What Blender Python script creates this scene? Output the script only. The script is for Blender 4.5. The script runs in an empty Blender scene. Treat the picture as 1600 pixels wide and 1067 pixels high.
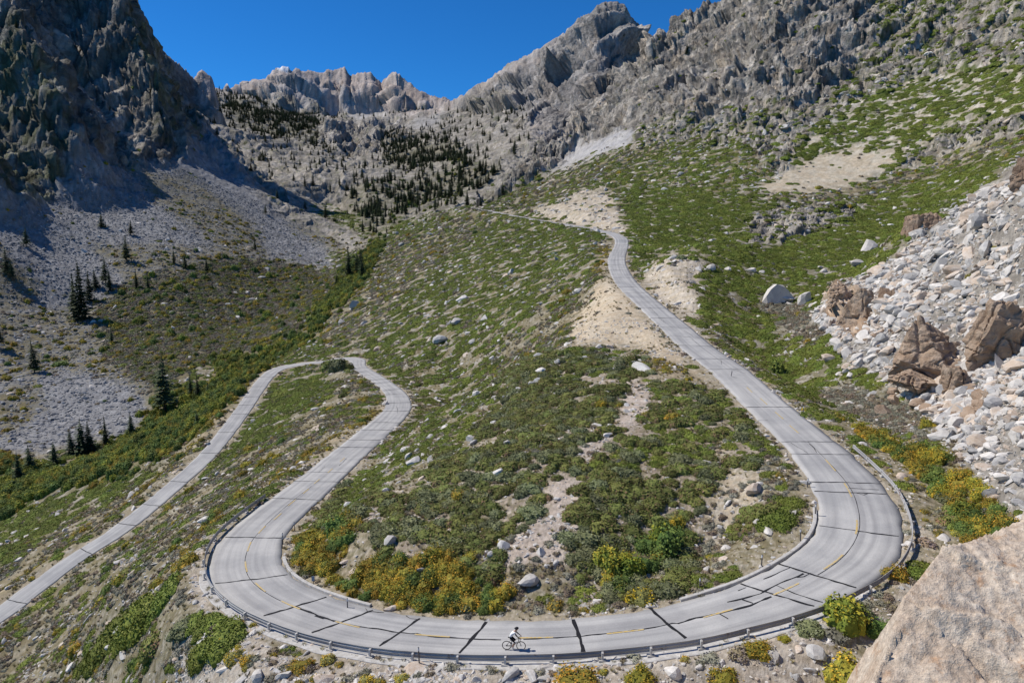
import bpy, bmesh, math, random
import numpy as np
from mathutils import Vector, Matrix

random.seed(7)
RNG = np.random.default_rng(7)
scene = bpy.context.scene

# ------------------------------------------------------------------ camera, sky, sun, exposure
PITCH = math.atan(0.1532)
FPX = 1067.0
cam_data = bpy.data.cameras.new("camera")
cam_data.sensor_width = 36.0
cam_data.lens = 36.0 * FPX / 1600.0
cam_data.clip_start = 0.5
cam_data.clip_end = 20000.0
camera = bpy.data.objects.new("camera", cam_data)
scene.collection.objects.link(camera)
camera.location = (0, 0, 0)
camera.rotation_euler = (math.pi / 2 - PITCH, 0, 0)
scene.camera = camera

SUN_EL = math.radians(50.0)
SUN_DIR = Vector((-0.955, 0.296, 0)).normalized() * math.cos(SUN_EL) + Vector((0, 0, math.sin(SUN_EL)))
world = bpy.data.worlds.new("World")
scene.world = world
world.use_nodes = True
wn = world.node_tree
wn.nodes.clear()
w_out = wn.nodes.new('ShaderNodeOutputWorld')
w_bg = wn.nodes.new('ShaderNodeBackground')
w_sky = wn.nodes.new('ShaderNodeTexSky')
w_sky.sky_type = 'NISHITA'
w_sky.sun_disc = False
w_sky.sun_elevation = SUN_EL
w_sky.sun_rotation = math.atan2(SUN_DIR.x, SUN_DIR.y)
w_sky.altitude = 3000
w_sky.air_density = 1.0
w_sky.dust_density = 0.0
w_sky.ozone_density = 6.0
w_hs = wn.nodes.new('ShaderNodeHueSaturation')
w_hs.inputs['Saturation'].default_value = 1.16
w_hs.inputs['Value'].default_value = 1.05
w_tint = wn.nodes.new('ShaderNodeMix')
w_tint.data_type = 'RGBA'
w_tint.blend_type = 'MULTIPLY'
w_tint.inputs[0].default_value = 1.0
w_tint.inputs[7].default_value = (0.34, 0.90, 1.16, 1)
w_bg.inputs['Strength'].default_value = 0.105
wn.links.new(w_sky.outputs[0], w_hs.inputs['Color'])
wn.links.new(w_hs.outputs[0], w_tint.inputs[6])
wn.links.new(w_tint.outputs[2], w_bg.inputs['Color'])
wn.links.new(w_bg.outputs[0], w_out.inputs['Surface'])

sun_data = bpy.data.lights.new("sun", 'SUN')
sun_data.energy = 5.0
sun_data.angle = math.radians(0.5)
sun_data.color = (1.0, 0.945, 0.86)
sun = bpy.data.objects.new("sun", sun_data)
sun.rotation_euler = (-SUN_DIR).to_track_quat('-Z', 'Y').to_euler()
scene.collection.objects.link(sun)
scene.view_settings.view_transform = 'Standard'
scene.view_settings.look = 'None'
scene.view_settings.exposure = 0.0
scene.view_settings.gamma = 1.0
scene.view_settings.use_curve_mapping = False

# ------------------------------------------------------------------ picture point -> ray
CP, SP = math.cos(PITCH), math.sin(PITCH)


def ray(u, v):
    xc = (np.asarray(u, float) - 800.0) / FPX
    k = (np.asarray(v, float) - 533.5) / FPX
    dy = CP - k * SP
    return xc / dy, -(SP + k * CP) / dy       # x and z per metre of y


def at(u, v, Y):
    a, b = ray(u, v)
    return np.array([a * Y, Y, b * Y])


def atz(u, v, z):
    a, b = ray(u, v)
    Y = z / b
    return np.array([a * Y, Y, z])


def project(x, y, z):
    dep = y * CP - z * SP
    up = y * SP + z * CP
    dep = np.where(dep < 1, 1, dep)
    return 800.0 + FPX * x / dep, 533.5 - FPX * up / dep


# ------------------------------------------------------------------ noise
_perm = np.random.default_rng(11).permutation(256).astype(np.int32)
_perm = np.concatenate([_perm, _perm, _perm])
_ang = np.random.default_rng(12).random(256) * 2 * np.pi
_gx, _gy = np.cos(_ang).astype(np.float32), np.sin(_ang).astype(np.float32)


def perlin(x, y):
    xi = np.floor(x).astype(np.int32)
    yi = np.floor(y).astype(np.int32)
    fx = (x - xi).astype(np.float32)
    fy = (y - yi).astype(np.float32)
    xi &= 255
    yi &= 255
    sx = fx * fx * fx * (fx * (fx * 6 - 15) + 10)
    sy = fy * fy * fy * (fy * (fy * 6 - 15) + 10)

    def g(ix, iy, dx, dy):
        h = _perm[_perm[ix & 255] + (iy & 255)]
        return _gx[h] * dx + _gy[h] * dy
    n00 = g(xi, yi, fx, fy)
    n10 = g(xi + 1, yi, fx - 1, fy)
    n01 = g(xi, yi + 1, fx, fy - 1)
    n11 = g(xi + 1, yi + 1, fx - 1, fy - 1)
    a = n00 + sx * (n10 - n00)
    b = n01 + sx * (n11 - n01)
    return (a + sy * (b - a)) * 1.5


def fbm(x, y, f, octs, gain=0.5, off=0.0):
    s = 0
    a = 1.0
    for i in range(octs):
        s = s + a * perlin(x * f + 17.3 * i + off, y * f - 9.1 * i + off * 1.7)
        a *= gain
        f *= 2.03
    return s


def ridged(x, y, f, octs, gain=0.55, off=0.0):
    s = 0
    a = 1.0
    w = 1.0
    for i in range(octs):
        n = 1 - np.abs(perlin(x * f + 13.7 * i + off, y * f + 7.9 * i - off))
        n = n * n
        s = s + a * w * (n - 0.55)
        w = np.clip(n * 1.6, 0.15, 1)
        a *= gain
        f *= 2.07
    return s


def facet(x, y, f, off=0.0):
    """angular broken-rock relief: every irregular cell is a plane of its own tilt and level"""
    X_ = (x * f + off).astype(np.float32)
    Y_ = (y * f + off * 1.3).astype(np.float32)
    xi = np.floor(X_).astype(np.int32)
    yi = np.floor(Y_).astype(np.int32)
    best = np.full(X_.shape, 9.0, np.float32)
    out = np.zeros(X_.shape, np.float32)
    for di in (-1, 0, 1):
        for dj in (-1, 0, 1):
            cx, cy = xi + di, yi + dj
            h = _perm[_perm[cx & 255] + (cy & 255)]
            h2 = _perm[h + 57]
            h3 = _perm[h2 + 91]
            jx = cx + 0.1 + 0.8 * h / 255.0
            jy = cy + 0.1 + 0.8 * h2 / 255.0
            dx, dy = X_ - jx, Y_ - jy
            d = dx * dx + dy * dy
            m = d < best
            best = np.where(m, d, best)
            out = np.where(m, (h3 / 255.0 - 0.5) * 0.7 + 1.1 * (_gx[h3] * dx + _gy[h3] * dy), out)
    return out


def sstep(a, b, x):
    t = np.clip((x - a) / (b - a), 0, 1)
    return t * t * (3 - 2 * t)


# ------------------------------------------------------------------ the road's course
# cross sections measured on the photograph: inner edge, outer edge, height below the camera
SECT = [
    # far climb: centre, distance, width
    ('c', 727, 324, 720, 6.2), ('c', 760, 329, 640, 6.2), ('c', 800, 337, 560, 6.2), ('c', 845, 345, 490, 6.2),
    ('c', 890, 352, 430, 6.2), ('c', 930, 359, 385, 6.2), ('c', 956, 365, 350, 6.2), ('c', 970, 373, 318, 6.2),
    ('z', 960, 384, 982, 384, -3.9), ('z', 951, 402, 977, 402, -7.2), ('z', 951, 418, 980, 418, -10.0),
    ('z', 962, 444, 999, 444, -13.2),
    ('z', 1004, 485, 1045, 485, -16.6), ('z', 1032, 512, 1078, 511, -18.2), ('z', 1060, 541, 1115, 541, -19.8),
    ('z', 1106, 577, 1167, 577, -21.2), ('z', 1134, 605, 1201, 605, -21.9), ('z', 1165, 636, 1238, 637, -22.5),
    ('z', 1220, 690, 1307, 691, -23.3), ('z', 1236, 709, 1330, 710, -23.6), ('z', 1266, 755, 1378, 756, -24.2),
    ('z', 1279, 790, 1399, 795, -24.7), ('z', 1279, 825, 1408, 838, -25.2), ('z', 1255, 855, 1392, 884, -25.8),
    ('z', 1217, 880, 1345, 920, -26.4), ('z', 1156, 911, 1272, 955, -27.1), ('z', 1087, 934, 1180, 984, -27.8),
    ('z', 1016, 951, 1080, 1010, -28.4), ('z', 898, 967, 915, 1028, -29.2), ('z', 830, 970, 815, 1032, -29.6),
    ('z', 757, 970, 711, 1031, -30.0), ('z', 656, 965, 580, 1018, -30.6), ('z', 584, 953, 478, 996, -31.1),
    ('z', 511, 932, 398, 965, -31.7), ('z', 468, 912, 356, 938, -32.1), ('z', 446, 892, 332, 908, -32.5),
    ('z', 440, 868, 328, 876, -32.9),
    ('z', 441, 842, 350, 840, -33.4), ('z', 466, 813, 383, 809, -34.1), ('z', 501, 781, 424, 778, -35.0),
    ('z', 530, 753, 461, 751, -36.0), ('z', 566, 716, 507, 716, -37.8), ('z', 604, 682, 549, 682, -39.6),
    ('z', 634, 652, 587, 652, -41.2), ('z', 643, 634, 603, 632, -42.0), ('z', 630, 612, 601, 612, -43.0),
    ('z', 600, 590, 574, 590, -44.2), ('z', 572, 573, 549, 573, -45.4),
    ('c', 557, 562, 256, 6.4), ('c', 534, 560, 264, 6.4), ('c', 508, 565, 263, 6.0), ('c', 470, 569, 264, 5.6),
    ('c', 436, 576, 257, 5.4), ('c', 418, 588, 247, 5.2), ('c', 404, 605, 234, 5.2), ('c', 372, 651, 206, 5.2),
    ('c', 327, 708, 181.5, 5.1), ('c', 281, 751, 167, 5.0), ('c', 233, 792, 156, 5.0), ('c', 181, 832, 146, 5.2),
    ('c', 118, 872, 138.5, 5.2), ('c', 55, 918, 131, 5.4), ('c', -5, 963, 123.5, 5.4), ('c', -80, 1010, 117, 5.4),
    ('c', -180, 1070, 110, 5.4),
]


def catmull(P, n):
    P = np.asarray(P, float)
    out = []
    for i in range(len(P) - 1):
        p0 = P[max(i - 1, 0)]
        p1 = P[i]
        p2 = P[i + 1]
        p3 = P[min(i + 2, len(P) - 1)]
        m = n if np.isscalar(n) else n[i]
        for k in range(m):
            t = k / m
            out.append(0.5 * ((2 * p1) + (-p0 + p2) * t + (2 * p0 - 5 * p1 + 4 * p2 - p3) * t * t
                              + (-p0 + 3 * p1 - 3 * p2 + p3) * t ** 3))
    out.append(P[-1])
    return np.array(out)


_c = []
for s in SECT:
    if s[0] == 'c':
        p = at(s[1], s[2], s[3])
        _c.append([p[0], p[1], p[2], s[4]])
    else:
        a = atz(s[1], s[2], s[5])
        b = atz(s[3], s[4], s[5])
        m = (a + b) / 2
        _c.append([m[0], m[1], m[2], float(np.linalg.norm(a - b))])
_c = np.array(_c)
_z = _c[:, 2].copy()
for _ in range(2):
    _z[1:-1] = 0.25 * _z[:-2] + 0.5 * _z[1:-1] + 0.25 * _z[2:]
_raw = _c.copy()
_c[:, 3] = np.clip(_c[:, 3], 5.0, 7.6)
_w = _c[:, 3].copy()
_w[1:-1] = 0.25 * _w[:-2] + 0.5 * _w[1:-1] + 0.25 * _w[2:]
_c[:, 3] = _w
_seg = np.linalg.norm(np.diff(_c[:, :2], axis=0), axis=1)
ROAD = catmull(_c, [max(2, int(round(l / 1.2))) for l in _seg])          # x y z width
_t = np.gradient(ROAD[:, :2], axis=0)
_t /= np.linalg.norm(_t, axis=1)[:, None] + 1e-9
for _ in range(3):
    _t[1:-1] = 0.25 * _t[:-2] + 0.5 * _t[1:-1] + 0.25 * _t[2:]
_t /= np.linalg.norm(_t, axis=1)[:, None] + 1e-9
ROAD_T = _t
ROAD_N = np.stack([_t[:, 1], -_t[:, 0]], axis=1)      # points to the inner (island) side
ROAD_S = np.concatenate([[0], np.cumsum(np.linalg.norm(np.diff(ROAD[:, :2], axis=0), axis=1))])

# ------------------------------------------------------------------ control points of the ground
NEAR = [
    # island between the two legs
    (900, 700, 77), (900, 800, 63.5), (900, 900, 54), (1050, 700, 77), (1100, 650, 85), (700, 750, 76),
    (700, 850, 61), (600, 800, 70), (560, 770, 84), (640, 705, 101), (700, 655, 113), (750, 620, 118),
    (600, 900, 54), (520, 850, 63), (1100, 800, 64), (1200, 780, 64), (1000, 900, 55), (1150, 860, 58.5),
    (850, 565, 124), (900, 545, 127), (960, 560, 119), (1000, 620, 95), (850, 640, 96), (800, 700, 80), (1000, 540, 128),
    (930, 500, 150), (960, 480, 165),
    # behind the spur's crest
    (700, 632, 172), (760, 600, 178), (840, 550, 165), (870, 520, 178), (660, 655, 150),
    # mid hillside
    (700, 600, 195), (700, 560, 220), (700, 500, 268), (700, 450, 335), (700, 400, 470), (700, 365, 600),
    (650, 350, 780), (800, 500, 215), (800, 450, 278), (800, 400, 365), (800, 362, 470), (900, 450, 218),
    (900, 400, 288), (900, 372, 345), (600, 540, 270), (600, 500, 335), (600, 440, 470), (600, 400, 630),
    (500, 520, 400), (540, 480, 430), (640, 420, 480),
    # slope between the legs
    (480, 600, 228), (560, 600, 200), (500, 640, 183), (450, 680, 160), (400, 730, 142), (350, 780, 122),
    (300, 830, 108), (250, 850, 112), (300, 880, 84), (200, 900, 100), (300, 950, 66), (330, 960, 56), (200, 980, 80),
    (300, 1067, 52), (200, 1067, 70), (100, 1000, 108), (100, 1067, 92), (0, 1067, 106), (400, 1020, 47), (420, 1067, 44),
    (-100, 1150, 90), (100, 1200, 75), (300, 1250, 42),
    # outside the bend, below the rail
    (550, 1067, 43), (700, 1067, 43.5), (850, 1060, 44.3), (1000, 1045, 45.5), (1150, 1010, 47.5), (1280, 985, 48.5),
    (1100, 1067, 43.5), (1250, 1067, 43), (1380, 940, 50), (1440, 860, 54), (1350, 1067, 42), (1430, 800, 60),
    (600, 1250, 36), (900, 1250, 36), (1200, 1250, 36), (700, 1700, 24), (1000, 1700, 24), (400, 1700, 26),
    (1500, 1200, 36), (1600, 1000, 42), (1600, 1400, 32), (1700, 800, 52), (1500, 900, 48),
    # beyond the lower leg down to the creek
    (300, 695, 196), (200, 760, 186), (100, 820, 172), (0, 870, 162), (0, 770, 232), (100, 735, 262), (200, 692, 290),
    (330, 640, 322), (420, 560, 400), (400, 585, 300), (470, 545, 345),
    (-150, 900, 190), (-150, 1000, 150), (-150, 780, 240),
    # far bank: flats, scree, lower cliffs
    (100, 650, 338), (100, 560, 430), (100, 480, 520), (100, 400, 590), (100, 320, 660), (100, 250, 715),
    (100, 150, 800), (100, 0, 900), (0, 700, 285), (0, 600, 370), (0, 500, 470), (0, 400, 540), (0, 300, 600), (0, 150, 690),
    (0, 0, 780), (-200, 500, 430), (-200, 300, 520), (-200, 0, 650), (250, 600, 375), (250, 540, 445), (250, 460, 545),
    (250, 400, 625), (250, 340, 705), (250, 280, 780), (200, 200, 810), (250, 180, 900), (200, 60, 930),
    (400, 500, 520), (400, 450, 600), (400, 400, 700), (400, 350, 820), (400, 300, 960), (330, 260, 930),
    (470, 440, 640), (500, 400, 780), (480, 360, 900), (540, 440, 590), (560, 400, 730), (590, 360, 900),
    (540, 350, 980), (600, 335, 1050), (680, 315, 1150), (480, 325, 1100), (340, 220, 1020),
    # slope under and over the far road
    (700, 335, 850), (760, 312, 900), (800, 325, 640), (850, 315, 680), (800, 295, 930), (900, 335, 470),
    (950, 300, 560), (900, 290, 660), (900, 250, 850), (1000, 400, 262), (1000, 372, 335), (1000, 330, 450),
    (1000, 300, 540), (1000, 250, 670), (1000, 215, 750), (1000, 150, 900), (950, 200, 900),
    # bank beside the road and the flats right of it
    (1060, 450, 172), (1078, 402, 215), (1100, 385, 270), (1110, 420, 225), (1150, 432, 238), (1110, 480, 158), (1200, 600, 114), (1200, 555, 132),
    (1200, 500, 170), (1200, 450, 226), (1200, 400, 305), (1200, 370, 350), (1200, 330, 420), (1200, 300, 470),
    (1200, 250, 545), (1200, 200, 620), (1200, 100, 760), (1200, 0, 890), (1100, 340, 400), (1100, 200, 690),
    (1100, 100, 880), (1300, 440, 235), (1300, 400, 300), (1300, 340, 400), (1350, 300, 470), (1400, 200, 560),
    (1400, 100, 680), (1400, 0, 790), (1600, 200, 450), (1600, 100, 560), (1600, 0, 660), (1800, 0, 520),
    (1800, 200, 380), (1500, 250, 470), (1400, 385, 300), (1450, 325, 400), (1550, 270, 400),
    # near talus spur on the right
    (1290, 630, 96), (1400, 700, 76), (1400, 640, 88), (1300, 560, 116), (1300, 500, 132), (1290, 470, 148), (1400, 560, 102),
    (1400, 480, 118), (1400, 420, 132), (1500, 700, 70), (1500, 620, 82), (1500, 520, 98), (1500, 420, 116), (1500, 340, 132),
    (1590, 760, 58), (1590, 680, 67), (1590, 580, 80), (1590, 480, 93), (1590, 380, 106), (1590, 290, 122), (1440, 345, 142),
    (1700, 600, 66), (1700, 300, 95), (1480, 800, 60),
    # behind its crest
    (1420, 420, 200), (1480, 380, 200), (1560, 345, 200), (1620, 340, 190), (1350, 440, 190), (1500, 340, 280), (1600, 300, 280),
    (1800, 330, 200),
]
A_BACK = [(500, 350, 1500), (600, 345, 1600), (700, 330, 1600), (400, 330, 1700), (800, 320, 1500)]

FARG = [
    (300, 190, 1700), (345, 145, 3000), (345, 165, 2300), (360, 205, 1800), (420, 255, 1450), (480, 300, 1230),
    (430, 182, 2600), (430, 222, 1850), (500, 185, 2900), (500, 222, 2050), (500, 260, 1600), (500, 308, 1230),
    (560, 180, 3000), (570, 298, 1250), (600, 250, 1700), (600, 202, 2400), (640, 180, 2900), (650, 290, 1300),
    (700, 167, 2700), (700, 205, 2000), (700, 250, 1550), (700, 298, 1230), (760, 285, 1230), (760, 232, 1550),
    (760, 185, 1950), (820, 235, 1350), (850, 205, 1500), (820, 185, 1800), (900, 215, 1500), (1000, 220, 1500),
    (200, 300, 1500), (450, 380, 1000), (550, 370, 1000), (650, 370, 1000), (750, 370, 1000), (850, 370, 1000), (300, 380, 1000),
    (1000, 380, 1000), (200, 400, 1000), (100, 300, 1500),
    (420, 220, 3500), (560, 215, 3800), (700, 215, 3800),
]

CREST = {
    'left': [(-400, -300, 760), (-150, -240, 850), (30, -190, 920), (120, -130, 950), (170, -60, 965), (197, 0, 980), (208, 14, 985), (219, 25, 990), (229, 45, 1000),
             (240, 64, 1010), (247, 90, 1030), (270, 128, 1060), (300, 165, 1100), (340, 203, 1140), (390, 248, 1180), (430, 285, 1210),
             (470, 325, 1240), (500, 360, 1250)],
    'right': [(730, 345, 860), (760, 312, 900), (800, 272, 980), (850, 228, 1060), (900, 190, 1120), (930, 165, 1140), (955, 140, 1150), (980, 100, 1150),
              (1009, 58, 1150), (1019, 47, 1150), (1040, 40, 1150), (1056, 30, 1150), (1070, 20, 1150), (1094, 10, 1140), (1112, 2, 1130),
              (1200, -60, 1080), (1400, -190, 1000), (1600, -290, 860), (2000, -420, 700)],
    'peak': [(660, 185, 2700), (690, 166, 2700), (704, 160, 2650), (732, 145, 2600), (766, 126, 2500), (800, 101, 2450), (844, 78, 2400), (880, 55, 2370),
             (894, 44, 2350), (901, 34, 2340), (915, 26, 2320), (928, 20, 2300), (933, 12, 2300), (952, 5, 2300), (965, 4, 2300), (976, 12, 2300),
             (982, 25, 2310), (996, 39, 2320), (1009, 56, 2330), (1040, 90, 2350), (1120, 160, 2350)],
    'second': [(150, 0, 1750), (225, 50, 1780), (243, 69, 1800), (255, 78, 1800), (267, 89, 1800), (280, 100, 1830), (290, 108, 1850), (303, 121, 1880), (307, 113, 1890),
               (317, 110, 1900), (326, 114, 1900), (332, 123, 1900), (337, 141, 1900), (350, 185, 1900), (380, 260, 1900)],
    'far': [(300, 175, 3300), (330, 160, 3350), (348, 143, 3400), (354, 133, 3450), (358, 128, 3500), (368, 124, 3500), (380, 122, 3520), (398, 116, 3550), (410, 110, 3570),
            (418, 105, 3580), (424, 96, 3590), (430, 90, 3600), (440, 89, 3600), (449, 93, 3600), (456, 102, 3600), (462, 101, 3600), (470, 105, 3600), (480, 102, 3620), (493, 100, 3650), (505, 101, 3650),
            (513, 98, 3650), (525, 104, 3640), (540, 111, 3600), (547, 122, 3600), (553, 121, 3580), (562, 119, 3570), (570, 117, 3560), (581, 121, 3560), (590, 128, 3560), (596, 133, 3560), (603, 124, 3500), (610, 119, 3440),
            (617, 115, 3400), (624, 120, 3400), (631, 127, 3400), (645, 138, 3350), (658, 147, 3300), (672, 153, 3300), (689, 157, 3250), (693, 155, 3250), (700, 160, 3250), (720, 170, 3200), (780, 190, 3200)],
}


def polar(P):
    P = np.asarray(P)
    r = np.hypot(P[..., 0], P[..., 1])
    return np.arctan2(P[..., 0], P[..., 1]), np.log(r), P[..., 2] / r


class RBF:
    def __init__(self, pts, lam=2e-5, c=0.035):
        az, lr, t = polar(np.array(pts))
        self.az, self.lr, self.c = az, lr, c
        n = len(az)
        d = np.sqrt((az[:, None] - az) ** 2 + (lr[:, None] - lr) ** 2 + c * c)
        A = np.zeros((n + 3, n + 3))
        A[:n, :n] = -d + np.eye(n) * lam * -1
        A[:n, n] = A[n, :n] = 1
        A[:n, n + 1] = A[n + 1, :n] = az
        A[:n, n + 2] = A[n + 2, :n] = lr
        self.w = np.linalg.solve(A, np.concatenate([t, [0, 0, 0]]))

    def __call__(self, az, lr):
        s = az.shape
        a = az.ravel().astype(np.float32)
        l = lr.ravel().astype(np.float32)
        n = len(self.az)
        out = (self.w[n] + self.w[n + 1] * a + self.w[n + 2] * l).astype(np.float64)
        for i in range(n):
            out -= self.w[i] * np.sqrt((a - np.float32(self.az[i])) ** 2 + (l - np.float32(self.lr[i])) ** 2 + self.c ** 2)
        return out.reshape(s)


def lean_back(u, v, Y):
    # the left mountain lies back from the valley
    if u < 470 and v < 390:
        f = min(1.0, (390 - v) / 390)
        Y = Y * (1 + 0.30 * f * min(1.0, (470 - u) / 120))
    return (u, v, Y)


NEAR = [lean_back(*p) for p in NEAR]
CREST['left'] = [lean_back(*p) for p in CREST['left']]
_pts = [at(*p) for p in NEAR + A_BACK]
_idx = np.linspace(0, len(ROAD) - 1, 90).astype(int)
for i in _idx:
    _pts.append(ROAD[i, :3])
_P = np.array(_pts)
# near copies of a road point would make the system stiff
rbf_near = RBF(_P, lam=0.004)
rbf_far = RBF([at(*p) for p in FARG], lam=0.001)

# polar grid: fine in front of the camera, coarse outside
_az = np.concatenate([np.linspace(-1.25, -0.72, 40, endpoint=False), np.linspace(-0.72, 0.72, 1020), np.linspace(0.72, 1.25, 41)[1:]])
_lr = [math.log(14)]
while _lr[-1] < math.log(6500):
    r = math.exp(_lr[-1])
    _lr.append(_lr[-1] + (0.022 if r < 37 else 0.0052 if r < 110 else 0.0066 if r < 300 else 0.0036 if r < 1100 else 0.0042 if r < 2500 else 0.009 if r < 3250 else 0.004 if r < 3700 else 0.04))
_lr = np.array(_lr)
NA, NR = len(_az), len(_lr)
AZ, LR = np.meshgrid(_az.astype(np.float32), _lr.astype(np.float32), indexing='ij')
RR = np.exp(LR)


def coarse(fn):
    ca = _az[::3] if (NA - 1) % 3 == 0 else np.append(_az[::3], _az[-1])
    cl = _lr[::3] if (NR - 1) % 3 == 0 else np.append(_lr[::3], _lr[-1])
    A, L = np.meshgrid(ca, cl, indexing='ij')
    T = fn(A, L)
    tmp = np.empty((NA, len(cl)))
    for j in range(len(cl)):
        tmp[:, j] = np.interp(_az, ca, T[:, j])
    out = np.empty((NA, NR))
    for i in range(NA):
        out[i] = np.interp(_lr, cl, tmp[i])
    return out.astype(np.float32)


ZA = coarse(rbf_near) * RR
ZB = coarse(rbf_far) * RR
LAYER = np.zeros((NA, NR), np.int8)


def crest_of(name, jag=0.0, off=0.0):
    up = {'far': 5, 'peak': 3}.get(name, 0)
    P = np.array([at(c[0], c[1] - up, c[2]) for c in CREST[name]])
    az, lr, t = polar(P)
    o = np.argsort(az)
    az, lr, t = az[o], lr[o], t[o]
    cr = np.exp(np.interp(_az, az, lr))
    ct = np.interp(_az, az, t)
    ok = (_az >= az[0] - 0.02) & (_az <= az[-1] + 0.02)
    if jag:
        ct = ct + jag * fbm(_az, _az * 0 + off, 70, 5, 0.72)
    return cr[:, None], (ct * cr)[:, None], ok[:, None]


WX, WY = AZ + 0.02 * fbm(AZ, LR, 9, 3, off=3), LR + 0.02 * fbm(AZ, LR, 9, 3, off=8)

for nm in ('left', 'right'):
    cr, cz, ok = crest_of(nm, 0.0025, 4.0 if nm == 'left' else 9.0)
    blend = sstep(0.80, 1.0, RR / cr)
    target = cz - np.where(RR < cr, 0.75 * (cr - RR), 0.9 * (RR - cr))
    if nm == 'left':
        sel = ok & (AZ < math.atan((455 - 800) / FPX))
    else:
        sel = ok & (AZ > math.atan((745 - 800) / FPX))
    ZA = np.where(sel, ZA + (target - ZA) * blend, ZA)
    ZA = np.where(sel & (RR > cr), target, ZA)
# in the middle the near sheet dives under the far valley
_mid = (AZ > math.atan((470 - 800) / FPX)) & (AZ < math.atan((750 - 800) / FPX))
ZA = np.where((RR > 1250) & _mid | (RR > 1750), np.minimum(ZA, 200) - (RR - 1250) * 1.2, ZA)

ZB = np.where(RR > 3300, ZB - (RR - 3300) * 0.9, ZB)
Z = ZA.copy()
m = (ZB > Z) & (RR > 950)
Z = np.where(m, ZB, Z)
LAYER[m] = 1

# relief coordinates: strata and gullies follow the fall of each flank as it is seen across the valley
TB = Z / RR
LY = LR + 1.25 * TB


def flank(p, q, left):
    c, d = (0.78, -0.62) if left else (0.80, 0.60)
    return p * c + q * d, -p * d + q * c


_wx, _wy = WX - AZ, WY - LR
_q = TB + 0.25 * LR
sl, tl_ = flank(AZ + _wx, _q + _wy, True)
sr, tr_ = flank(AZ + _wx, _q + _wy, False)
_isleft = (AZ < -0.2) & (LAYER == 0)
SA = np.where(_isleft, sl, sr).astype(np.float32)
SB = np.where(_isleft, tl_, tr_).astype(np.float32)
rg_big = ridged(SA * 0.55, SB, 10, 4, 0.42, 2.0)
REL = np.ones_like(Z)
NG = np.zeros_like(Z)
for nm, code, front, back, steep in (('peak', 2, 0.68, 0.8, 0.12), ('second', 3, 0.8, 0.9, 0.4), ('far', 4, 0.72, 0.9, 0.25)):
    cr, cz, ok = crest_of(nm, 0.0022, {'peak': 1.0, 'second': 2.0, 'far': 3.0}[nm])
    d = cr - RR
    prof = np.where(d > 0, front * d + steep * 140 * (1 - np.exp(-np.abs(d) / 140)), -back * d)
    # below its jagged crest the face forgets the crest's teeth and takes its own gullies
    czb = cz[:, 0].copy()
    kern = np.hanning(61 if nm == 'far' else 41)
    kern /= kern.sum()
    czb = np.convolve(np.pad(czb, len(kern) // 2, mode='edge'), kern, mode='valid')[:, None]
    lean_ = sstep(0.0, 260.0 if nm == 'far' else 160.0, np.abs(d) * (1 + 0.5 * perlin(AZ * 40, LR * 40)))
    cz = cz * (1 - lean_) + (czb - 6) * lean_
    rel = np.clip(np.abs(d) / (0.045 * cr), 0.08, 1)
    amp = {'peak': 0.020, 'second': 0.013, 'far': 0.013}[nm]
    # gullies run down the face: stretch the noise along the line of fall
    PT = (cz - prof) / RR
    ps, pt = flank(WX, PT + 0.25 * WY, nm == 'second')
    if nm == 'far':
        ps, pt = flank(WX, PT * 1.2 + 0.25 * WY, True)
    gul = (1.1 * ridged(ps * 0.5, pt, 19, 5, 0.5, 6.0 + code) + 0.75 * facet(ps * 0.65, pt, 30, 3.0 + code)
           + 0.34 * facet(ps * 0.8, pt, 75, 5.0 + code) + 0.14 * facet(ps * 0.9, pt, 170, 7.0 + code))
    zz = np.where(ok, cz - prof, -1e5)
    m = (zz > Z) & (RR > 1300)
    Z = np.where(m, zz, Z)
    NG = np.where(m, amp * rel * gul, NG)
    REL = np.where(m, rel, REL)
    LAYER[m] = code
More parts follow.
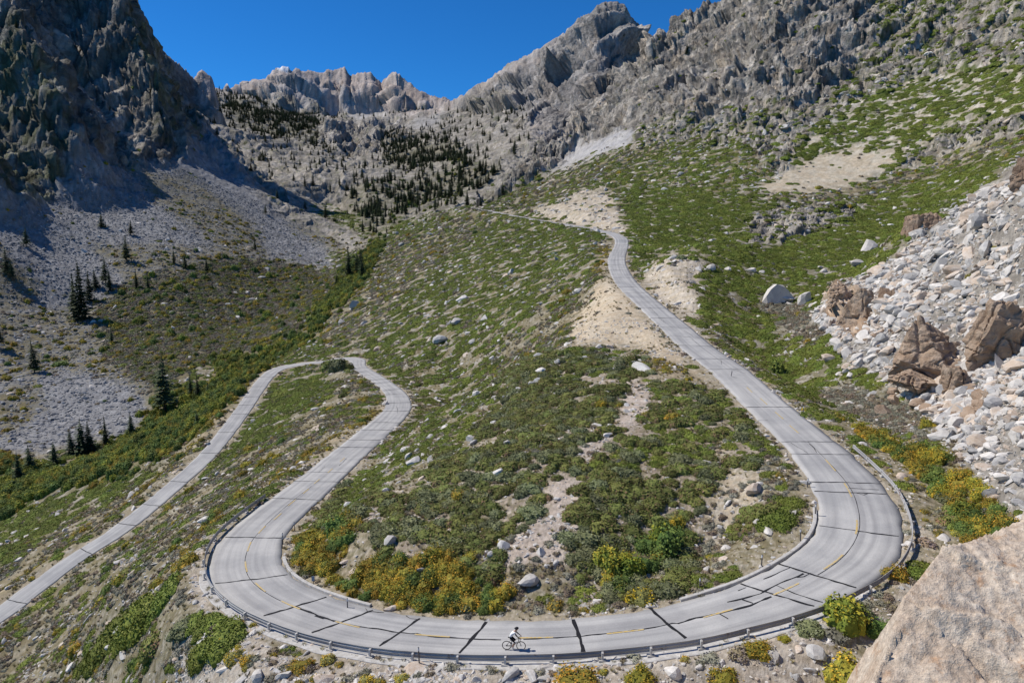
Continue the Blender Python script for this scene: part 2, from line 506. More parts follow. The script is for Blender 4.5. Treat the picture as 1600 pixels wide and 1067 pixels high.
# ------------------------------------------------------------------ what covers the ground, region by region
# name: colour a, colour b, rib height, stone roughness, plants (green mat, dark shrub, autumn shrub, yellow bush, grey sage, streamside), trees, loose rocks
CLS = {
    'dry':    ((.20, .165, .10), (.33, .295, .23), .0008, .35, (.42, .05, .08, .12, .34, 0), 0, .22),
    'hill':   ((.20, .165, .095), (.36, .335, .29), .0018, .5, (.62, .02, .0, .015, .16, 0), 0, .30),
    'green':  ((.20, .18, .12), (.36, .335, .29), .0012, .5, (.78, .0, .0, .0, .06, 0), 0, .10),
    'island': ((.34, .28, .22), (.45, .39, .32), .002, .3, (.22, .82, .02, .02, .12, 0), 0, .30),
    'islandg': ((.30, .24, .18), (.42, .36, .29), .001, .3, (.62, .50, .01, .0, .05, 0), 0, .08),
    'gully':  ((.42, .35, .29), (.50, .43, .37), .001, .4, (.0, .03, .01, .01, .10, 0), 0, .35),
    'autumn': ((.30, .25, .17), (.40, .35, .27), .0008, .3, (.04, .10, .90, .30, .12, 0), 0, .12),
    'olive':  ((.30, .25, .17), (.40, .35, .27), .0008, .3, (.06, .25, .55, .10, .20, .25), 0, .12),
    'sand':   ((.49, .40, .285), (.53, .455, .345), .0003, .15, (.0, .0, .0, .0, .02, 0), 0, .02),
    'sandsc': ((.43, .355, .26), (.50, .445, .36), .0005, .3, (.20, .0, .0, .06, .24, 0), 0, .25),
    'scar':   ((.50, .42, .31), (.54, .48, .38), .0004, .2, (.14, .0, .0, .01, .02, 0), 0, .01),
    'brush':  ((.25, .22, .17), (.36, .33, .29), .0008, .6, (.12, .05, .10, .05, .75, 0), 0, .5),
    'cut':    ((.52, .46, .38), (.46, .39, .29), .003, .5, (.16, .0, .0, .02, .04, 0), 0, .25),
    'verge':  ((.38, .31, .215), (.32, .27, .18), .0004, .25, (.10, .0, .12, .45, .22, 0), 0, .10),
    'rubble': ((.36, .31, .25), (.45, .405, .35), .002, .8, (.03, .0, .05, .12, .14, 0), 0, 1.1),
    'scree':  ((.205, .205, .212), (.27, .27, .275), .0006, 1.1, (.01, .0, .01, .012, .02, 0), .01, .05),
    'screey': ((.185, .18, .165), (.17, .145, .085), .001, .9, (.10, .0, .12, .10, .14, 0), .06, .08),
    'talus':  ((.21, .19, .165), (.32, .295, .26), .004, 1.0, (.015, .0, .01, .006, .02, 0), 0, 2.6),  # ground darkened to paint shade into the gaps between blocks
    'brownrk': ((.33, .225, .15), (.42, .33, .25), .016, .8, (.02, .0, .02, .0, .02, 0), 0, .10),
    'cliff':  ((.29, .272, .25), (.42, .395, .36), .019, 1.1, (.10, .0, .0, .0, .05, 0), .02, .10),
    'cliffg': ((.31, .285, .25), (.45, .42, .38), .012, 1.0, (.40, .0, .0, .0, .12, 0), 0, .2),
    'whiteg': ((.47, .41, .32), (.54, .50, .43), .0012, .4, (.66, .0, .0, .0, .04, 0), 0, .10),
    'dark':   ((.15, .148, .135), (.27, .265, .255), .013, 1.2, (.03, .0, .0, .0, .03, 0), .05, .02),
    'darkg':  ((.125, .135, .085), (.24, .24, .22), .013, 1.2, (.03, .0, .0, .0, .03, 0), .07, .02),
    'flat':   ((.14, .12, .075), (.22, .195, .15), .0010, .7, (.34, .42, .20, .14, .70, .12), .02, .14),
    'stream': ((.14, .13, .07), (.2, .17, .1), .0004, .3, (.05, .12, .34, .12, .10, .78), .22, .02),
    'streamy': ((.17, .15, .08), (.2, .17, .1), .0004, .3, (.05, .12, .45, .16, .15, .65), .04, .02),
    'forest': ((.23, .215, .19), (.37, .345, .315), .006, .8, (.12, .10, .02, .0, .10, 0), .15, .06),
    'woods':  ((.17, .165, .13), (.26, .24, .20), .004, .7, (.10, .2, .06, .03, .1, .1), 1.0, .03),
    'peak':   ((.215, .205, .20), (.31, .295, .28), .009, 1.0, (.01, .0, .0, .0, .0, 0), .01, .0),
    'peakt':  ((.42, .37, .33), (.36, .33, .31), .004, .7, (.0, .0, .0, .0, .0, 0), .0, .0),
    'pale':   ((.35, .295, .265), (.43, .375, .34), .006, .8, (.0, .0, .0, .0, .0, 0), .0, .0),
    'palegr': ((.30, .285, .29), (.40, .375, .37), .006, .9, (.0, .0, .0, .0, .0, 0), .0, .0),
    'snow':   ((.85, .86, .88), (.85, .86, .88), .0005, .1, (.0, .0, .0, .0, .0, 0), .0, .0),
    'greyscr': ((.36, .355, .36), (.42, .41, .40), .0006, .4, (.0, .0, .0, .0, .0, 0), .01, .0),
}
NAMES = list(CLS)
# painted in this order, later patches cover earlier ones (picture points, 1600 wide)
PATCH = [
    ('hill', [(-900, -900), (2500, -900), (2500, 2500), (-900, 2500)]),
    # far
    ('forest', [(290, 120), (700, 150), (790, 110), (1010, 40), (1000, 200), (860, 260), (760, 320), (650, 345), (480, 320), (300, 200)]),
    ('pale', [(330, 60), (470, 60), (560, 80), (710, 120), (712, 168), (640, 182), (560, 175), (500, 160), (400, 150), (340, 145)]),
    ('palegr', [(440, 118), (500, 122), (530, 150), (530, 178), (470, 160), (430, 150)]),
    ('palegr', [(540, 145), (555, 160), (520, 170), (505, 150)]),
    ('greyscr', [(532, 158), (560, 172), (590, 170), (614, 180), (560, 184)]),
    ('snow', [(433, 97), (441, 94), (453, 99), (452, 104), (434, 104)]),
    ('forest', [(345, 142), (420, 152), (520, 172), (560, 184), (700, 172), (700, 200), (560, 210), (400, 190), (340, 170)]),
    ('woods', [(345, 150), (430, 172), (500, 190), (530, 240), (470, 215), (420, 215), (360, 190)]),
    ('cliff', [(500, 195), (640, 190), (640, 220), (560, 240), (500, 225)]),
    ('greyscr', [(700, 172), (728, 165), (690, 188), (640, 204), (636, 198)]),
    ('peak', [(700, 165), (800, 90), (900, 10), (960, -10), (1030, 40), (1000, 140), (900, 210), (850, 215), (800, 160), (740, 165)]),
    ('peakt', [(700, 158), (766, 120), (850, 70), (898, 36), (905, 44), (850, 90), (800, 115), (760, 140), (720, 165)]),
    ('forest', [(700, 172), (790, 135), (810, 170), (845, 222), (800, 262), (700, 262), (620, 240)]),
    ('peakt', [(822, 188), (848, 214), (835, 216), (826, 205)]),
    ('woods', [(600, 215), (720, 225), (735, 255), (640, 262), (600, 250)]),
    ('woods', [(540, 290), (640, 282), (760, 250), (790, 270), (730, 300), (700, 320), (640, 330), (620, 352), (590, 372), (560, 345)]),
    ('pale', [(240, 50), (340, 100), (340, 145), (330, 160), (300, 140), (262, 120), (246, 92)]),
    ('dark', [(240, 60), (285, 95), (300, 125), (320, 160), (300, 160), (262, 120), (246, 92)]),
    # right mountain
    ('cliff', [(1000, -300), (1700, -300), (1700, 60), (1500, 150), (1300, 200), (1100, 240), (960, 250), (850, 285), (800, 280), (860, 215), (960, 130)]),
    ('greyscr', [(900, 232), (985, 200), (1040, 188), (960, 240), (850, 292), (835, 290)]),
    ('cliffg', [(1380, -300), (1900, -300), (1900, 260), (1500, 250), (1200, 300), (1180, 200), (1300, 150), (1360, 60)]),
    ('cliffg', [(1000, 190), (1200, 160), (1300, 180), (1250, 260), (1060, 265), (980, 235)]),
    ('hill', [(760, 312), (830, 285), (960, 235), (1060, 220), (1180, 235), (1230, 300), (1200, 400), (980, 380), (900, 350), (800, 335)]),
    ('dry', [(760, 318), (880, 272), (980, 232), (1060, 225), (980, 260), (880, 300), (820, 330)]),
    ('whiteg', [(1230, 250), (1290, 190), (1400, 130), (1500, 110), (1600, 100), (1640, 180), (1500, 190), (1430, 240), (1400, 270), (1300, 290), (1240, 285)]),
    ('scar', [(1185, 292), (1240, 262), (1290, 240), (1330, 232), (1400, 240), (1380, 262), (1340, 288), (1300, 305), (1200, 303)]),
    ('dry', [(1340, 290), (1500, 235), (1700, 180), (1700, 215), (1500, 262), (1400, 300), (1200, 330), (1180, 318)]),
    ('green', [(980, 300), (1080, 300), (1200, 318), (1300, 325), (1600, 230), (1640, 260), (1500, 330), (1430, 400), (1300, 450), (1240, 455), (1130, 420),
               (1060, 395), (985, 400), (975, 360)]),
    ('cliffg', [(1165, 348), (1200, 325), (1300, 318), (1350, 320), (1330, 345), (1250, 370), (1160, 385)]),
    ('cut', [(822, 332), (900, 302), (950, 296), (962, 320), (975, 350), (1000, 362), (960, 366), (900, 352)]),
    ('cut', [(772, 325), (790, 322), (820, 336), (800, 336)]),
    ('cut', [(1000, 420), (1030, 405), (1075, 393), (1100, 410), (1090, 432), (1100, 470), (1085, 510), (1060, 490), (1020, 460)]),
    ('green', [(1100, 420), (1200, 430), (1290, 450), (1330, 500), (1400, 560), (1480, 620), (1400, 690), (1300, 660), (1210, 600), (1120, 520), (1090, 480)]),
    ('brush', [(1180, 470), (1230, 465), (1290, 500), (1280, 540), (1240, 530), (1200, 490)]),
    ('brush', [(1270, 610), (1330, 600), (1450, 640), (1480, 690), (1400, 680), (1330, 650)]),
    ('talus', [(1270, 500), (1300, 450), (1400, 405), (1440, 350), (1480, 335), (1550, 290), (1600, 240), (1900, 60), (1900, 900), (1600, 800), (1560, 800), (1500, 710), (1450, 640),
               (1380, 600), (1330, 570)]),
    ('brownrk', [(1290, 490), (1300, 440), (1330, 445), (1372, 470), (1370, 515), (1330, 525)]),
    ('autumn', [(1280, 660), (1330, 665), (1410, 700), (1500, 720), (1560, 800), (1600, 830), (1440, 900), (1430, 800), (1380, 725)]),
    ('olive', [(1430, 740), (1500, 740), (1540, 800), (1480, 830), (1440, 800)]),
    # hillside left of the upper road
    ('hill', [(560, 560), (640, 480), (700, 400), (780, 345), (930, 370), (955, 440), (880, 500), (840, 550), (700, 640), (640, 690), (640, 620)]),
    ('dry', [(500, 470), (600, 380), (740, 330), (780, 345), (700, 400), (620, 470), (560, 540), (500, 540)]),
    ('verge', [(935, 380), (955, 375), (950, 430), (940, 445), (925, 440)]),
    ('dry', [(840, 480), (900, 455), (940, 440), (900, 500), (890, 540), (850, 555), (760, 610), (700, 650), (690, 640), (760, 590)]),
    # the island inside the bend
    ('island', [(640, 690), (700, 640), (760, 600), (850, 548), (1000, 560), (1110, 590), (1180, 680), (1250, 740), (1270, 800), (1200, 880), (1060, 930), (820, 965),
                (600, 950), (480, 900), (450, 850), (520, 760), (570, 720)]),
    ('islandg', [(1000, 580), (1080, 570), (1130, 620), (1200, 690), (1180, 730), (1060, 760), (960, 740), (960, 640)]),
    ('islandg', [(860, 560), (960, 560), (960, 600), (880, 600)]),
    ('green', [(550, 740), (620, 700), (660, 690), (640, 720), (560, 790), (510, 800)]),
    ('hill', [(560, 720), (700, 630), (760, 600), (800, 600), (760, 640), (740, 700), (650, 740), (640, 770), (580, 760)]),
    ('gully', [(985, 590), (1010, 600), (1020, 640), (985, 680), (960, 660), (975, 620)]),
    ('gully', [(905, 690), (960, 680), (940, 720), (900, 720)]),
    ('gully', [(850, 770), (880, 740), (910, 745), (890, 800), (880, 850), (900, 900), (850, 920), (800, 900), (770, 860), (750, 850), (800, 830), (850, 810)]),
    ('dry', [(790, 880), (900, 880), (940, 920), (830, 960), (800, 940)]),
    ('sandsc', [(1100, 700), (1130, 690), (1140, 720), (1105, 725)]),
    ('sandsc', [(1100, 760), (1150, 740), (1200, 740), (1215, 790), (1170, 800), (1130, 850), (1070, 900), (1080, 850), (1110, 800)]),
    ('dry', [(1180, 680), (1250, 740), (1272, 800), (1220, 870), (1100, 915), (1090, 880), (1180, 830), (1200, 780), (1190, 720)]),
    ('olive', [(480, 810), (540, 800), (600, 850), (760, 880), (800, 900), (810, 965), (640, 955), (520, 925), (450, 880), (445, 840)]),
    ('autumn', [(520, 860), (620, 860), (740, 890), (780, 920), (740, 955), (600, 940), (520, 915)]),
    ('stream', [(950, 880), (1000, 850), (1050, 800), (1060, 850), (1010, 900), (960, 930), (930, 925)]),
    ('sand', [(895, 500), (940, 450), (955, 440), (1000, 485), (1050, 540), (1105, 580), (1090, 590), (1040, 562), (1000, 545), (940, 540), (890, 540)]),
    ('verge', [(1000, 555), (1060, 562), (1110, 590), (1080, 600), (1020, 585)]),
    # slopes round the lower road
    ('dry', [(560, 575), (600, 610), (590, 650), (530, 690), (420, 780), (330, 850), (310, 900), (330, 940), (300, 1100), (-300, 1300), (-300, 1100), (0, 985), (180, 860),
             (340, 720), (430, 590), (500, 575)]),
    ('green', [(430, 600), (500, 580), (520, 610), (430, 680), (340, 720), (380, 660)]),
    ('green', [(110, 1050), (150, 1000), (300, 905), (300, 940), (200, 1010), (130, 1050)]),
    ('green', [(280, 1020), (330, 970), (390, 985), (360, 1010), (300, 1045)]),
    ('green', [(560, 640), (600, 620), (598, 640), (560, 660)]),
    ('verge', [(600, 625), (606, 650), (550, 690), (480, 740), (420, 785), (410, 775), (470, 720), (560, 660)]),
    ('verge', [(330, 830), (300, 870), (310, 900), (280, 900), (250, 900), (290, 850)]),
    ('rubble', [(310, 900), (330, 950), (400, 985), (560, 1020), (800, 1045), (1000, 1035), (1200, 1000), (1340, 940), (1400, 900), (1440, 960), (1440, 2500), (250, 2500),
                (280, 1060), (390, 1010), (300, 960)]),
    ('sandsc', [(1000, 1035), (1150, 1010), (1300, 960), (1430, 840), (1450, 820), (1460, 850), (1340, 960), (1200, 1020), (1060, 1060)]),
    ('olive', [(1280, 960), (1340, 920), (1400, 900), (1400, 1000), (1340, 1067), (1290, 1067)]),
    ('dry', [(0, 780), (170, 760), (300, 700), (380, 630), (340, 700), (240, 780), (120, 860), (0, 935), (-300, 1100), (-300, 880)]),
    ('green', [(-300, 850), (0, 800), (100, 770), (220, 740), (300, 700), (240, 750), (130, 800), (40, 860), (-300, 1000)]),
    ('verge', [(420, 565), (430, 570), (400, 600), (360, 650), (310, 710), (240, 765), (140, 840), (0, 945), (-10, 930), (120, 845), (230, 762), (340, 650)]),
    # valley
    ('stream', [(-300, 800), (0, 720), (120, 730), (230, 640), (250, 610), (330, 600), (420, 545), (470, 520), (530, 440), (560, 410), (590, 370), (600, 380), (580, 430), (520, 490),
                (470, 540), (410, 575), (380, 620), (300, 690), (200, 745), (80, 770), (0, 810), (-300, 900)]),
    ('streamy', [(340, 560), (430, 540), (500, 500), (520, 500), (440, 560), (400, 580), (330, 620)]),
    ('flat', [(150, 480), (200, 440), (350, 400), (530, 425), (520, 450), (470, 510), (430, 540), (340, 560), (250, 605), (160, 560)]),
    ('screey', [(-300, 480), (0, 480), (150, 485), (160, 560), (240, 600), (230, 630), (100, 620), (0, 620), (-300, 640)]),
    ('scree', [(-300, 600), (0, 600), (110, 580), (200, 600), (235, 640), (210, 680), (100, 700), (0, 715), (-300, 760)]),
    ('screey', [(0, 610), (60, 590), (70, 640), (20, 680), (-100, 700)]),
    ('autumn', [(-200, 712), (35, 708), (35, 735), (-200, 740)]),
    ('stream', [(-300, 740), (0, 725), (110, 725), (200, 690), (240, 650), (300, 640), (300, 690), (200, 745), (80, 770), (0, 800), (-300, 880)]),
    # left mountain
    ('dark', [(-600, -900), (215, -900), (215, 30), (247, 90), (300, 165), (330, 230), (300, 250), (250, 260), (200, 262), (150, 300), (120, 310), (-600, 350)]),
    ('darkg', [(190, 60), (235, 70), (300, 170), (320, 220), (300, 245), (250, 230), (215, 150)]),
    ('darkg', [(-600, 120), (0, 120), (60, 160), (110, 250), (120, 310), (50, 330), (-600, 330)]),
    ('cliff', [(70, 90), (110, 60), (150, 120), (190, 220), (160, 240), (110, 170)]),
    ('cliff', [(140, 130), (190, 150), (230, 230), (210, 262), (170, 210)]),
    ('scree', [(-600, 320), (0, 330), (60, 325), (120, 300), (210, 265), (300, 245), (330, 225), (420, 290), (520, 400), (530, 420), (350, 400), (200, 440), (150, 480), (-600, 500)]),
    ('screey', [(210, 270), (300, 275), (400, 350), (420, 400), (340, 385), (250, 320)]),
    ('screey', [(390, 260), (480, 320), (560, 380), (540, 400), (460, 360)]),
    ('forest', [(300, 165), (390, 248), (470, 320), (540, 350), (590, 380), (560, 400), (500, 365), (430, 330), (350, 250)]),
    ('screey', [(0, 480), (-300, 380), (0, 380), (60, 440), (60, 480)]),
    ('screey', [(140, 380), (340, 385), (430, 400), (350, 405), (200, 440)]),
]
MS = 4.0
MU, MV = np.meshgrid(np.arange(-200, 1800, MS), np.arange(-120, 1200, MS), indexing='ij')
CMAP = np.zeros(MU.shape, np.int16)


def inside(poly, U, V):
    c = np.zeros(U.shape, bool)
    n = len(poly)
    for i in range(n):
        x0, y0 = poly[i]
        x1, y1 = poly[(i + 1) % n]
        if y0 == y1:
            continue
        c ^= ((y0 > V) != (y1 > V)) & (U < (x1 - x0) * (V - y0) / (y1 - y0) + x0)
    return c


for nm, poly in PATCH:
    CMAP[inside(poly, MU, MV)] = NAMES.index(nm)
# parameter planes, softened a little, looked up per ground point
_par = np.array([list(CLS[n][0]) + list(CLS[n][1]) + [CLS[n][2], CLS[n][3]] + list(CLS[n][4]) + [CLS[n][5], CLS[n][6]] for n in NAMES])
PLANES = _par[CMAP]


def soften(A, k):
    for _ in range(k):
        A = A.copy()
        A[1:-1] = 0.25 * A[:-2] + 0.5 * A[1:-1] + 0.25 * A[2:]
        A[:, 1:-1] = 0.25 * A[:, :-2] + 0.5 * A[:, 1:-1] + 0.25 * A[:, 2:]
    return A


PLANES = soften(PLANES, 3)


def lookup(U, V):
    fu = np.clip((U + 200) / MS, 0, MU.shape[0] - 1.001)
    fv = np.clip((V + 120) / MS, 0, MU.shape[1] - 1.001)
    i = fu.astype(int)
    j = fv.astype(int)
    a = (fu - i)[..., None]
    b = (fv - j)[..., None]
    return ((PLANES[i, j] * (1 - a) + PLANES[i + 1, j] * a) * (1 - b)
            + (PLANES[i, j + 1] * (1 - a) + PLANES[i + 1, j + 1] * a) * b).astype(np.float32)


_zs = Z
X, Y = RR * np.sin(AZ), RR * np.cos(AZ)
U0, V0 = project(X, Y, _zs)
_LY = LR + 1.25 * Z / RR
wu = 9 * fbm(AZ, _LY, 60, 4, 0.6, off=21) + 3 * perlin(AZ * 300, LR * 300)
wv = 7 * fbm(AZ, _LY, 60, 4, 0.6, off=31) + 2 * perlin(AZ * 300, LR * 300 + 50)
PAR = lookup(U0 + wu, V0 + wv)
for k in range(6, 8):
    # ribs must not change abruptly
    pass

# ------------------------------------------------------------------ distance to the road for every ground point
def road_near(x, y, lim=30.0):
    """nearest road sample for points; returns signed offset, index, distance"""
    s = x.shape
    xf, yf = x.ravel(), y.ravel()
    best = np.full(xf.shape, 1e9, np.float32)
    bi = np.zeros(xf.shape, np.int32)
    cell = 24.0
    for k0 in range(0, len(ROAD), 14):
        seg = ROAD[k0:k0 + 15]
        x0, x1 = seg[:, 0].min() - lim, seg[:, 0].max() + lim
        y0, y1 = seg[:, 1].min() - lim, seg[:, 1].max() + lim
        m = np.nonzero((xf > x0) & (xf < x1) & (yf > y0) & (yf < y1))[0]
        if not len(m):
            continue
        d = (xf[m, None] - seg[None, :, 0]) ** 2 + (yf[m, None] - seg[None, :, 1]) ** 2
        j = d.argmin(1)
        dm = np.sqrt(d[np.arange(len(m)), j])
        better = dm < best[m]
        mm = m[better]
        best[mm] = dm[better]
        bi[mm] = k0 + j[better]
    off = (xf - ROAD[bi, 0]) * ROAD_N[bi, 0] + (yf - ROAD[bi, 1]) * ROAD_N[bi, 1]
    return off.reshape(s), bi.reshape(s), best.reshape(s)


ROFF, RIDX, RDIST = road_near(X, Y)
half = ROAD[RIDX, 3] / 2
alon = (X - ROAD[RIDX, 0]) * ROAD_T[RIDX, 0] + (Y - ROAD[RIDX, 1]) * ROAD_T[RIDX, 1]
slope_r = np.gradient(ROAD[:, 2]) / (np.gradient(ROAD_S) + 1e-6)
roadz = ROAD[RIDX, 2] + alon * slope_r[RIDX]
edge = np.maximum(np.abs(ROFF), 0) - half          # metres outside the pavement
edge = np.where(RDIST < 29, np.maximum(edge, RDIST - half - 0.6), 1e3)

# ------------------------------------------------------------------ relief
rough = soften(PAR[..., 6:7], 2)[..., 0]
stone = PAR[..., 7]
damp = sstep(0.0, 1.0, (edge - 0.8) / 7.0)
fade_far = np.where(LAYER >= 2, 0.45, 1.0)
swell = fbm(AZ, LR, 14, 4, 0.5, off=60)
rg = ridged(SA * 0.45, SB, 26, 5, 0.45, 41.0) + 0.6 * rg_big
fine = fbm(AZ + 0.002 * perlin(AZ * 120, LY * 120), LY, 170, 2, 0.7, off=70)
cell = np.abs(perlin(AZ * 230 + 3, LY * 230)) + 0.6 * np.abs(perlin(AZ * 380, LY * 380 + 7))
crestfade = np.ones_like(Z)
fc = (0.55 * facet(SA * 0.7, SB, 30, 1.0) + 0.30 * facet(SA * 0.75, SB, 66, 2.0)
      + 0.17 * facet(SA * 0.8, SB, 135, 3.0) + 0.09 * facet(SA * 0.9, SB, 250, 4.0))
dz = (rough * rg * 0.62 + rough * fc * 1.15 + 0.0016 * swell * sstep(0.1, 0.6, rough * 500) + stone * (0.00055 * fine + 0.0011 * (cell - 0.3)))
DISP = RR * dz * damp * fade_far * REL + RR * NG

# large shadow-casting ribs on the left mountain: crest lines running down into the valley
def rib(P, height, width, skew=0.5):
    global Z
    pts = np.array([at(*lean_back(*p)) for p in P])
    az, lr, t = polar(pts)
    best = np.full(Z.shape, 1e9)
    tt = np.zeros(Z.shape)
    for i in range(len(az) - 1):
        ax, ay = az[i], lr[i]
        bx, by = az[i + 1], lr[i + 1]
        L2 = (bx - ax) ** 2 + (by - ay) ** 2
        q = np.clip(((AZ - ax) * (bx - ax) + (LR - ay) * (by - ay)) / L2, 0, 1)
        d = np.hypot(AZ - ax - q * (bx - ax), LR - ay - q * (by - ay))
        m = d < best
        best = np.where(m, d, best)
        tt = np.where(m, (i + q) / (len(az) - 1), tt)
    d = best + 0.012 * fbm(AZ, LR, 40, 4, 0.6, off=P[0][0])
    prof = np.clip(1 - np.abs(d) / width, 0, 1) ** 1.25
    env = np.minimum(1, (1 - tt) * 3.0) * np.minimum(1, tt * 6 + 0.4)
    ok = (LAYER == 0)
    Z = np.where(ok, Z + RR * height * prof * env, Z)


rib([(-60, -60, 760), (20, 60, 720), (70, 160, 690), (110, 240, 670), (135, 300, 655)], 0.085, 0.075)
rib([(90, -150, 960), (150, 0, 930), (215, 120, 880), (255, 190, 860), (300, 232, 850)], 0.07, 0.06)
rib([(300, 160, 1020), (350, 230, 980), (400, 290, 950)], 0.03, 0.05)
rib([(-200, 100, 560), (-60, 240, 560), (0, 320, 560)], 0.06, 0.07)

# road bench: level under the pavement, shoulders, then back to the slope
edge_n = edge + 0.0
bench = roadz - 0.05 - 0.02 * np.clip(edge_n, 0, 3)
wid = 6.0 + 0.018 * RR
bl = sstep(0.6, 1.0, 1 - (edge_n - 1.3) / wid)
bl = np.where(edge_n < 1.3, 1.0, np.where(edge_n < 1.3 + wid, 1 - sstep(1.3, 1.3 + wid, edge_n), 0.0))
Z = Z * (1 - bl) + bench * bl
Z = np.where(edge_n < 0.15, np.minimum(Z, roadz - 0.10), Z)


def normal_of(Zs):
    """unit normals of a height sheet on the polar grid"""
    zr = np.gradient(Zs, axis=1) / (RR * np.gradient(_lr)[None, :])
    za = np.gradient(Zs, axis=0) / (RR * np.gradient(_az)[:, None])
    sa, ca_ = np.sin(AZ), np.cos(AZ)
    nx = -(zr * sa + za * ca_)
    ny = -(zr * ca_ - za * sa)
    L = np.sqrt(nx * nx + ny * ny + 1)
    return nx / L, ny / L, 1 / L


Zb = Z
for _ in range(3):
    Zb = soften(Zb, 3)
_nx, _ny, _nz = normal_of(Zb)
# relief stands out along the slope's own normal
X = X + _nx * DISP
Y = Y + _ny * DISP
Z = Z + _nz * DISP
RD = np.hypot(X, Y)


def pos_at(az, lr):
    """point of the displaced ground over grid bearings and log distances"""
    fi = np.interp(az, _az, np.arange(NA))
    fj = np.interp(lr, _lr, np.arange(NR))
    i = np.clip(fi.astype(int), 0, NA - 2)
    j = np.clip(fj.astype(int), 0, NR - 2)
    a, b = fi - i, fj - j
    out = []
    for G in (X, Y, Z):
        out.append((G[i, j] * (1 - a) + G[i + 1, j] * a) * (1 - b) + (G[i, j + 1] * (1 - a) + G[i + 1, j + 1] * a) * b)
    return out


# which ground points the camera can see (running horizon along every bearing)
gz = 0
T = Z / RD
HOR = np.maximum.accumulate(T, axis=1)
VIS = T >= HOR - 0.0035
U1, V1 = project(X, Y, Z)
# ------------------------------------------------------------------ ground colours (albedo, plus facet shading painted on the rock)
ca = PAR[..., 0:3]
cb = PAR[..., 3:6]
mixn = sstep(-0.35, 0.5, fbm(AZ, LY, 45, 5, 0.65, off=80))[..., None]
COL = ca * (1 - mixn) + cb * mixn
spk = perlin(AZ * 330 + 9, LY * 330) + 0.7 * perlin(AZ * 190, LY * 190 + 4)
COL = COL * (1 + (0.16 + 0.16 * stone[..., None]) * spk[..., None])
# green and ochre lichen and plants thin out over far ground as patches
dv = PAR[..., 8] + PAR[..., 9] + PAR[..., 10] + 0.6 * PAR[..., 12] + PAR[..., 13]
ug = (sstep(0.35, -0.35, fbm(AZ, LY, 70, 4, 0.65, off=85)) * np.clip(dv, 0, 1) * 0.75)[..., None]
COL = COL * (1 - ug) + np.array([.15, .135, .07]) * ug
gfar = PAR[..., 8] * sstep(260, 900, RR)
pn = fbm(AZ * 0.8, LY * 1.0, 85, 4, 0.65, off=90)
thr = 0.75 - 1.5 * gfar
pm = (sstep(thr, thr + 0.25, pn) * sstep(0.02, 0.2, gfar) * 0.9)[..., None]
COL = COL * (1 - pm) + np.array([.085, .11, .028]) * pm
# stains plus painted light and shade of broken faces, joint by joint
ft = facet(SA * 0.6 + 0.004 * spk, SB, 48, 12.0) + 0.7 * facet(SA * 0.7, SB, 110, 13.0)
COL = COL * (1 + (np.clip(rough * 75, 0, 1) * np.clip(ft, -0.8, 0.8) * 0.42)[..., None])
# reddish and tan streaks on the grey rock
rs = (sstep(0.25, 0.7, fbm(AZ, LY * 0.6, 30, 4, 0.6, off=100)) * np.clip(rough * 60, 0, 1) * 0.5)[..., None]
COL = COL * (1 - rs) + COL * np.array([1.12, 0.97, 0.80]) * rs
# bare shoulders beside the pavement
sh = (np.clip(1 - (edge - 0.2) / 1.6 + 0.5 * perlin(AZ * 200, LR * 200), 0, 1) * (edge < 6) * 0.6)[..., None]
COL = COL * (1 - sh) + np.array([.44, .375, .285]) * (1 + 0.1 * spk[..., None]) * sh
_sn = inside([(430, 101), (434, 95), (448, 94), (457, 101), (455, 110), (436, 110)], U1 + 2 * perlin(AZ * 400, LY * 400), V1) & (LAYER == 4)

COL[_sn] = (.85, .86, .88)
COL = np.clip(COL, 0.015, 0.9).astype(np.float32)


def node_mat(name):
    mt = bpy.data.materials.new(name)
    mt.use_nodes = True
    nt = mt.node_tree
    nt.nodes.clear()
    out = nt.nodes.new('ShaderNodeOutputMaterial')
    bs = nt.nodes.new('ShaderNodeBsdfPrincipled')
    bs.inputs['Roughness'].default_value = 0.9
    bs.inputs['Specular IOR Level'].default_value = 0.15
    nt.links.new(bs.outputs[0], out.inputs['Surface'])
    return mt, nt, bs


def mix_rgb(nt, a, b, fac, mode='MIX'):
    n = nt.nodes.new('ShaderNodeMix')
    n.data_type = 'RGBA'
    n.blend_type = mode
    for sock, val in ((n.inputs[0], fac), (n.inputs[6], a), (n.inputs[7], b)):
        if isinstance(val, bpy.types.NodeSocket):
            nt.links.new(val, sock)
        elif isinstance(val, (int, float)):
            sock.default_value = val
        else:
            sock.default_value = (*val, 1)
    return n.outputs[2]


def tex_noise(nt, scale, detail=4, rough=0.6, vec=None):
    n = nt.nodes.new('ShaderNodeTexNoise')
    n.inputs['Scale'].default_value = scale
    n.inputs['Detail'].default_value = detail
    n.inputs['Roughness'].default_value = rough
    if vec is not None:
        nt.links.new(vec, n.inputs['Vector'])
    return n.outputs['Fac']


def ramp(nt, src, p0, p1, c0=(0, 0, 0), c1=(1, 1, 1)):
    n = nt.nodes.new('ShaderNodeValToRGB')
    n.color_ramp.elements[0].position = p0
    n.color_ramp.elements[1].position = p1
    n.color_ramp.elements[0].color = (*c0, 1)
    n.color_ramp.elements[1].color = (*c1, 1)
    nt.links.new(src, n.inputs[0])
    return n.outputs['Color']


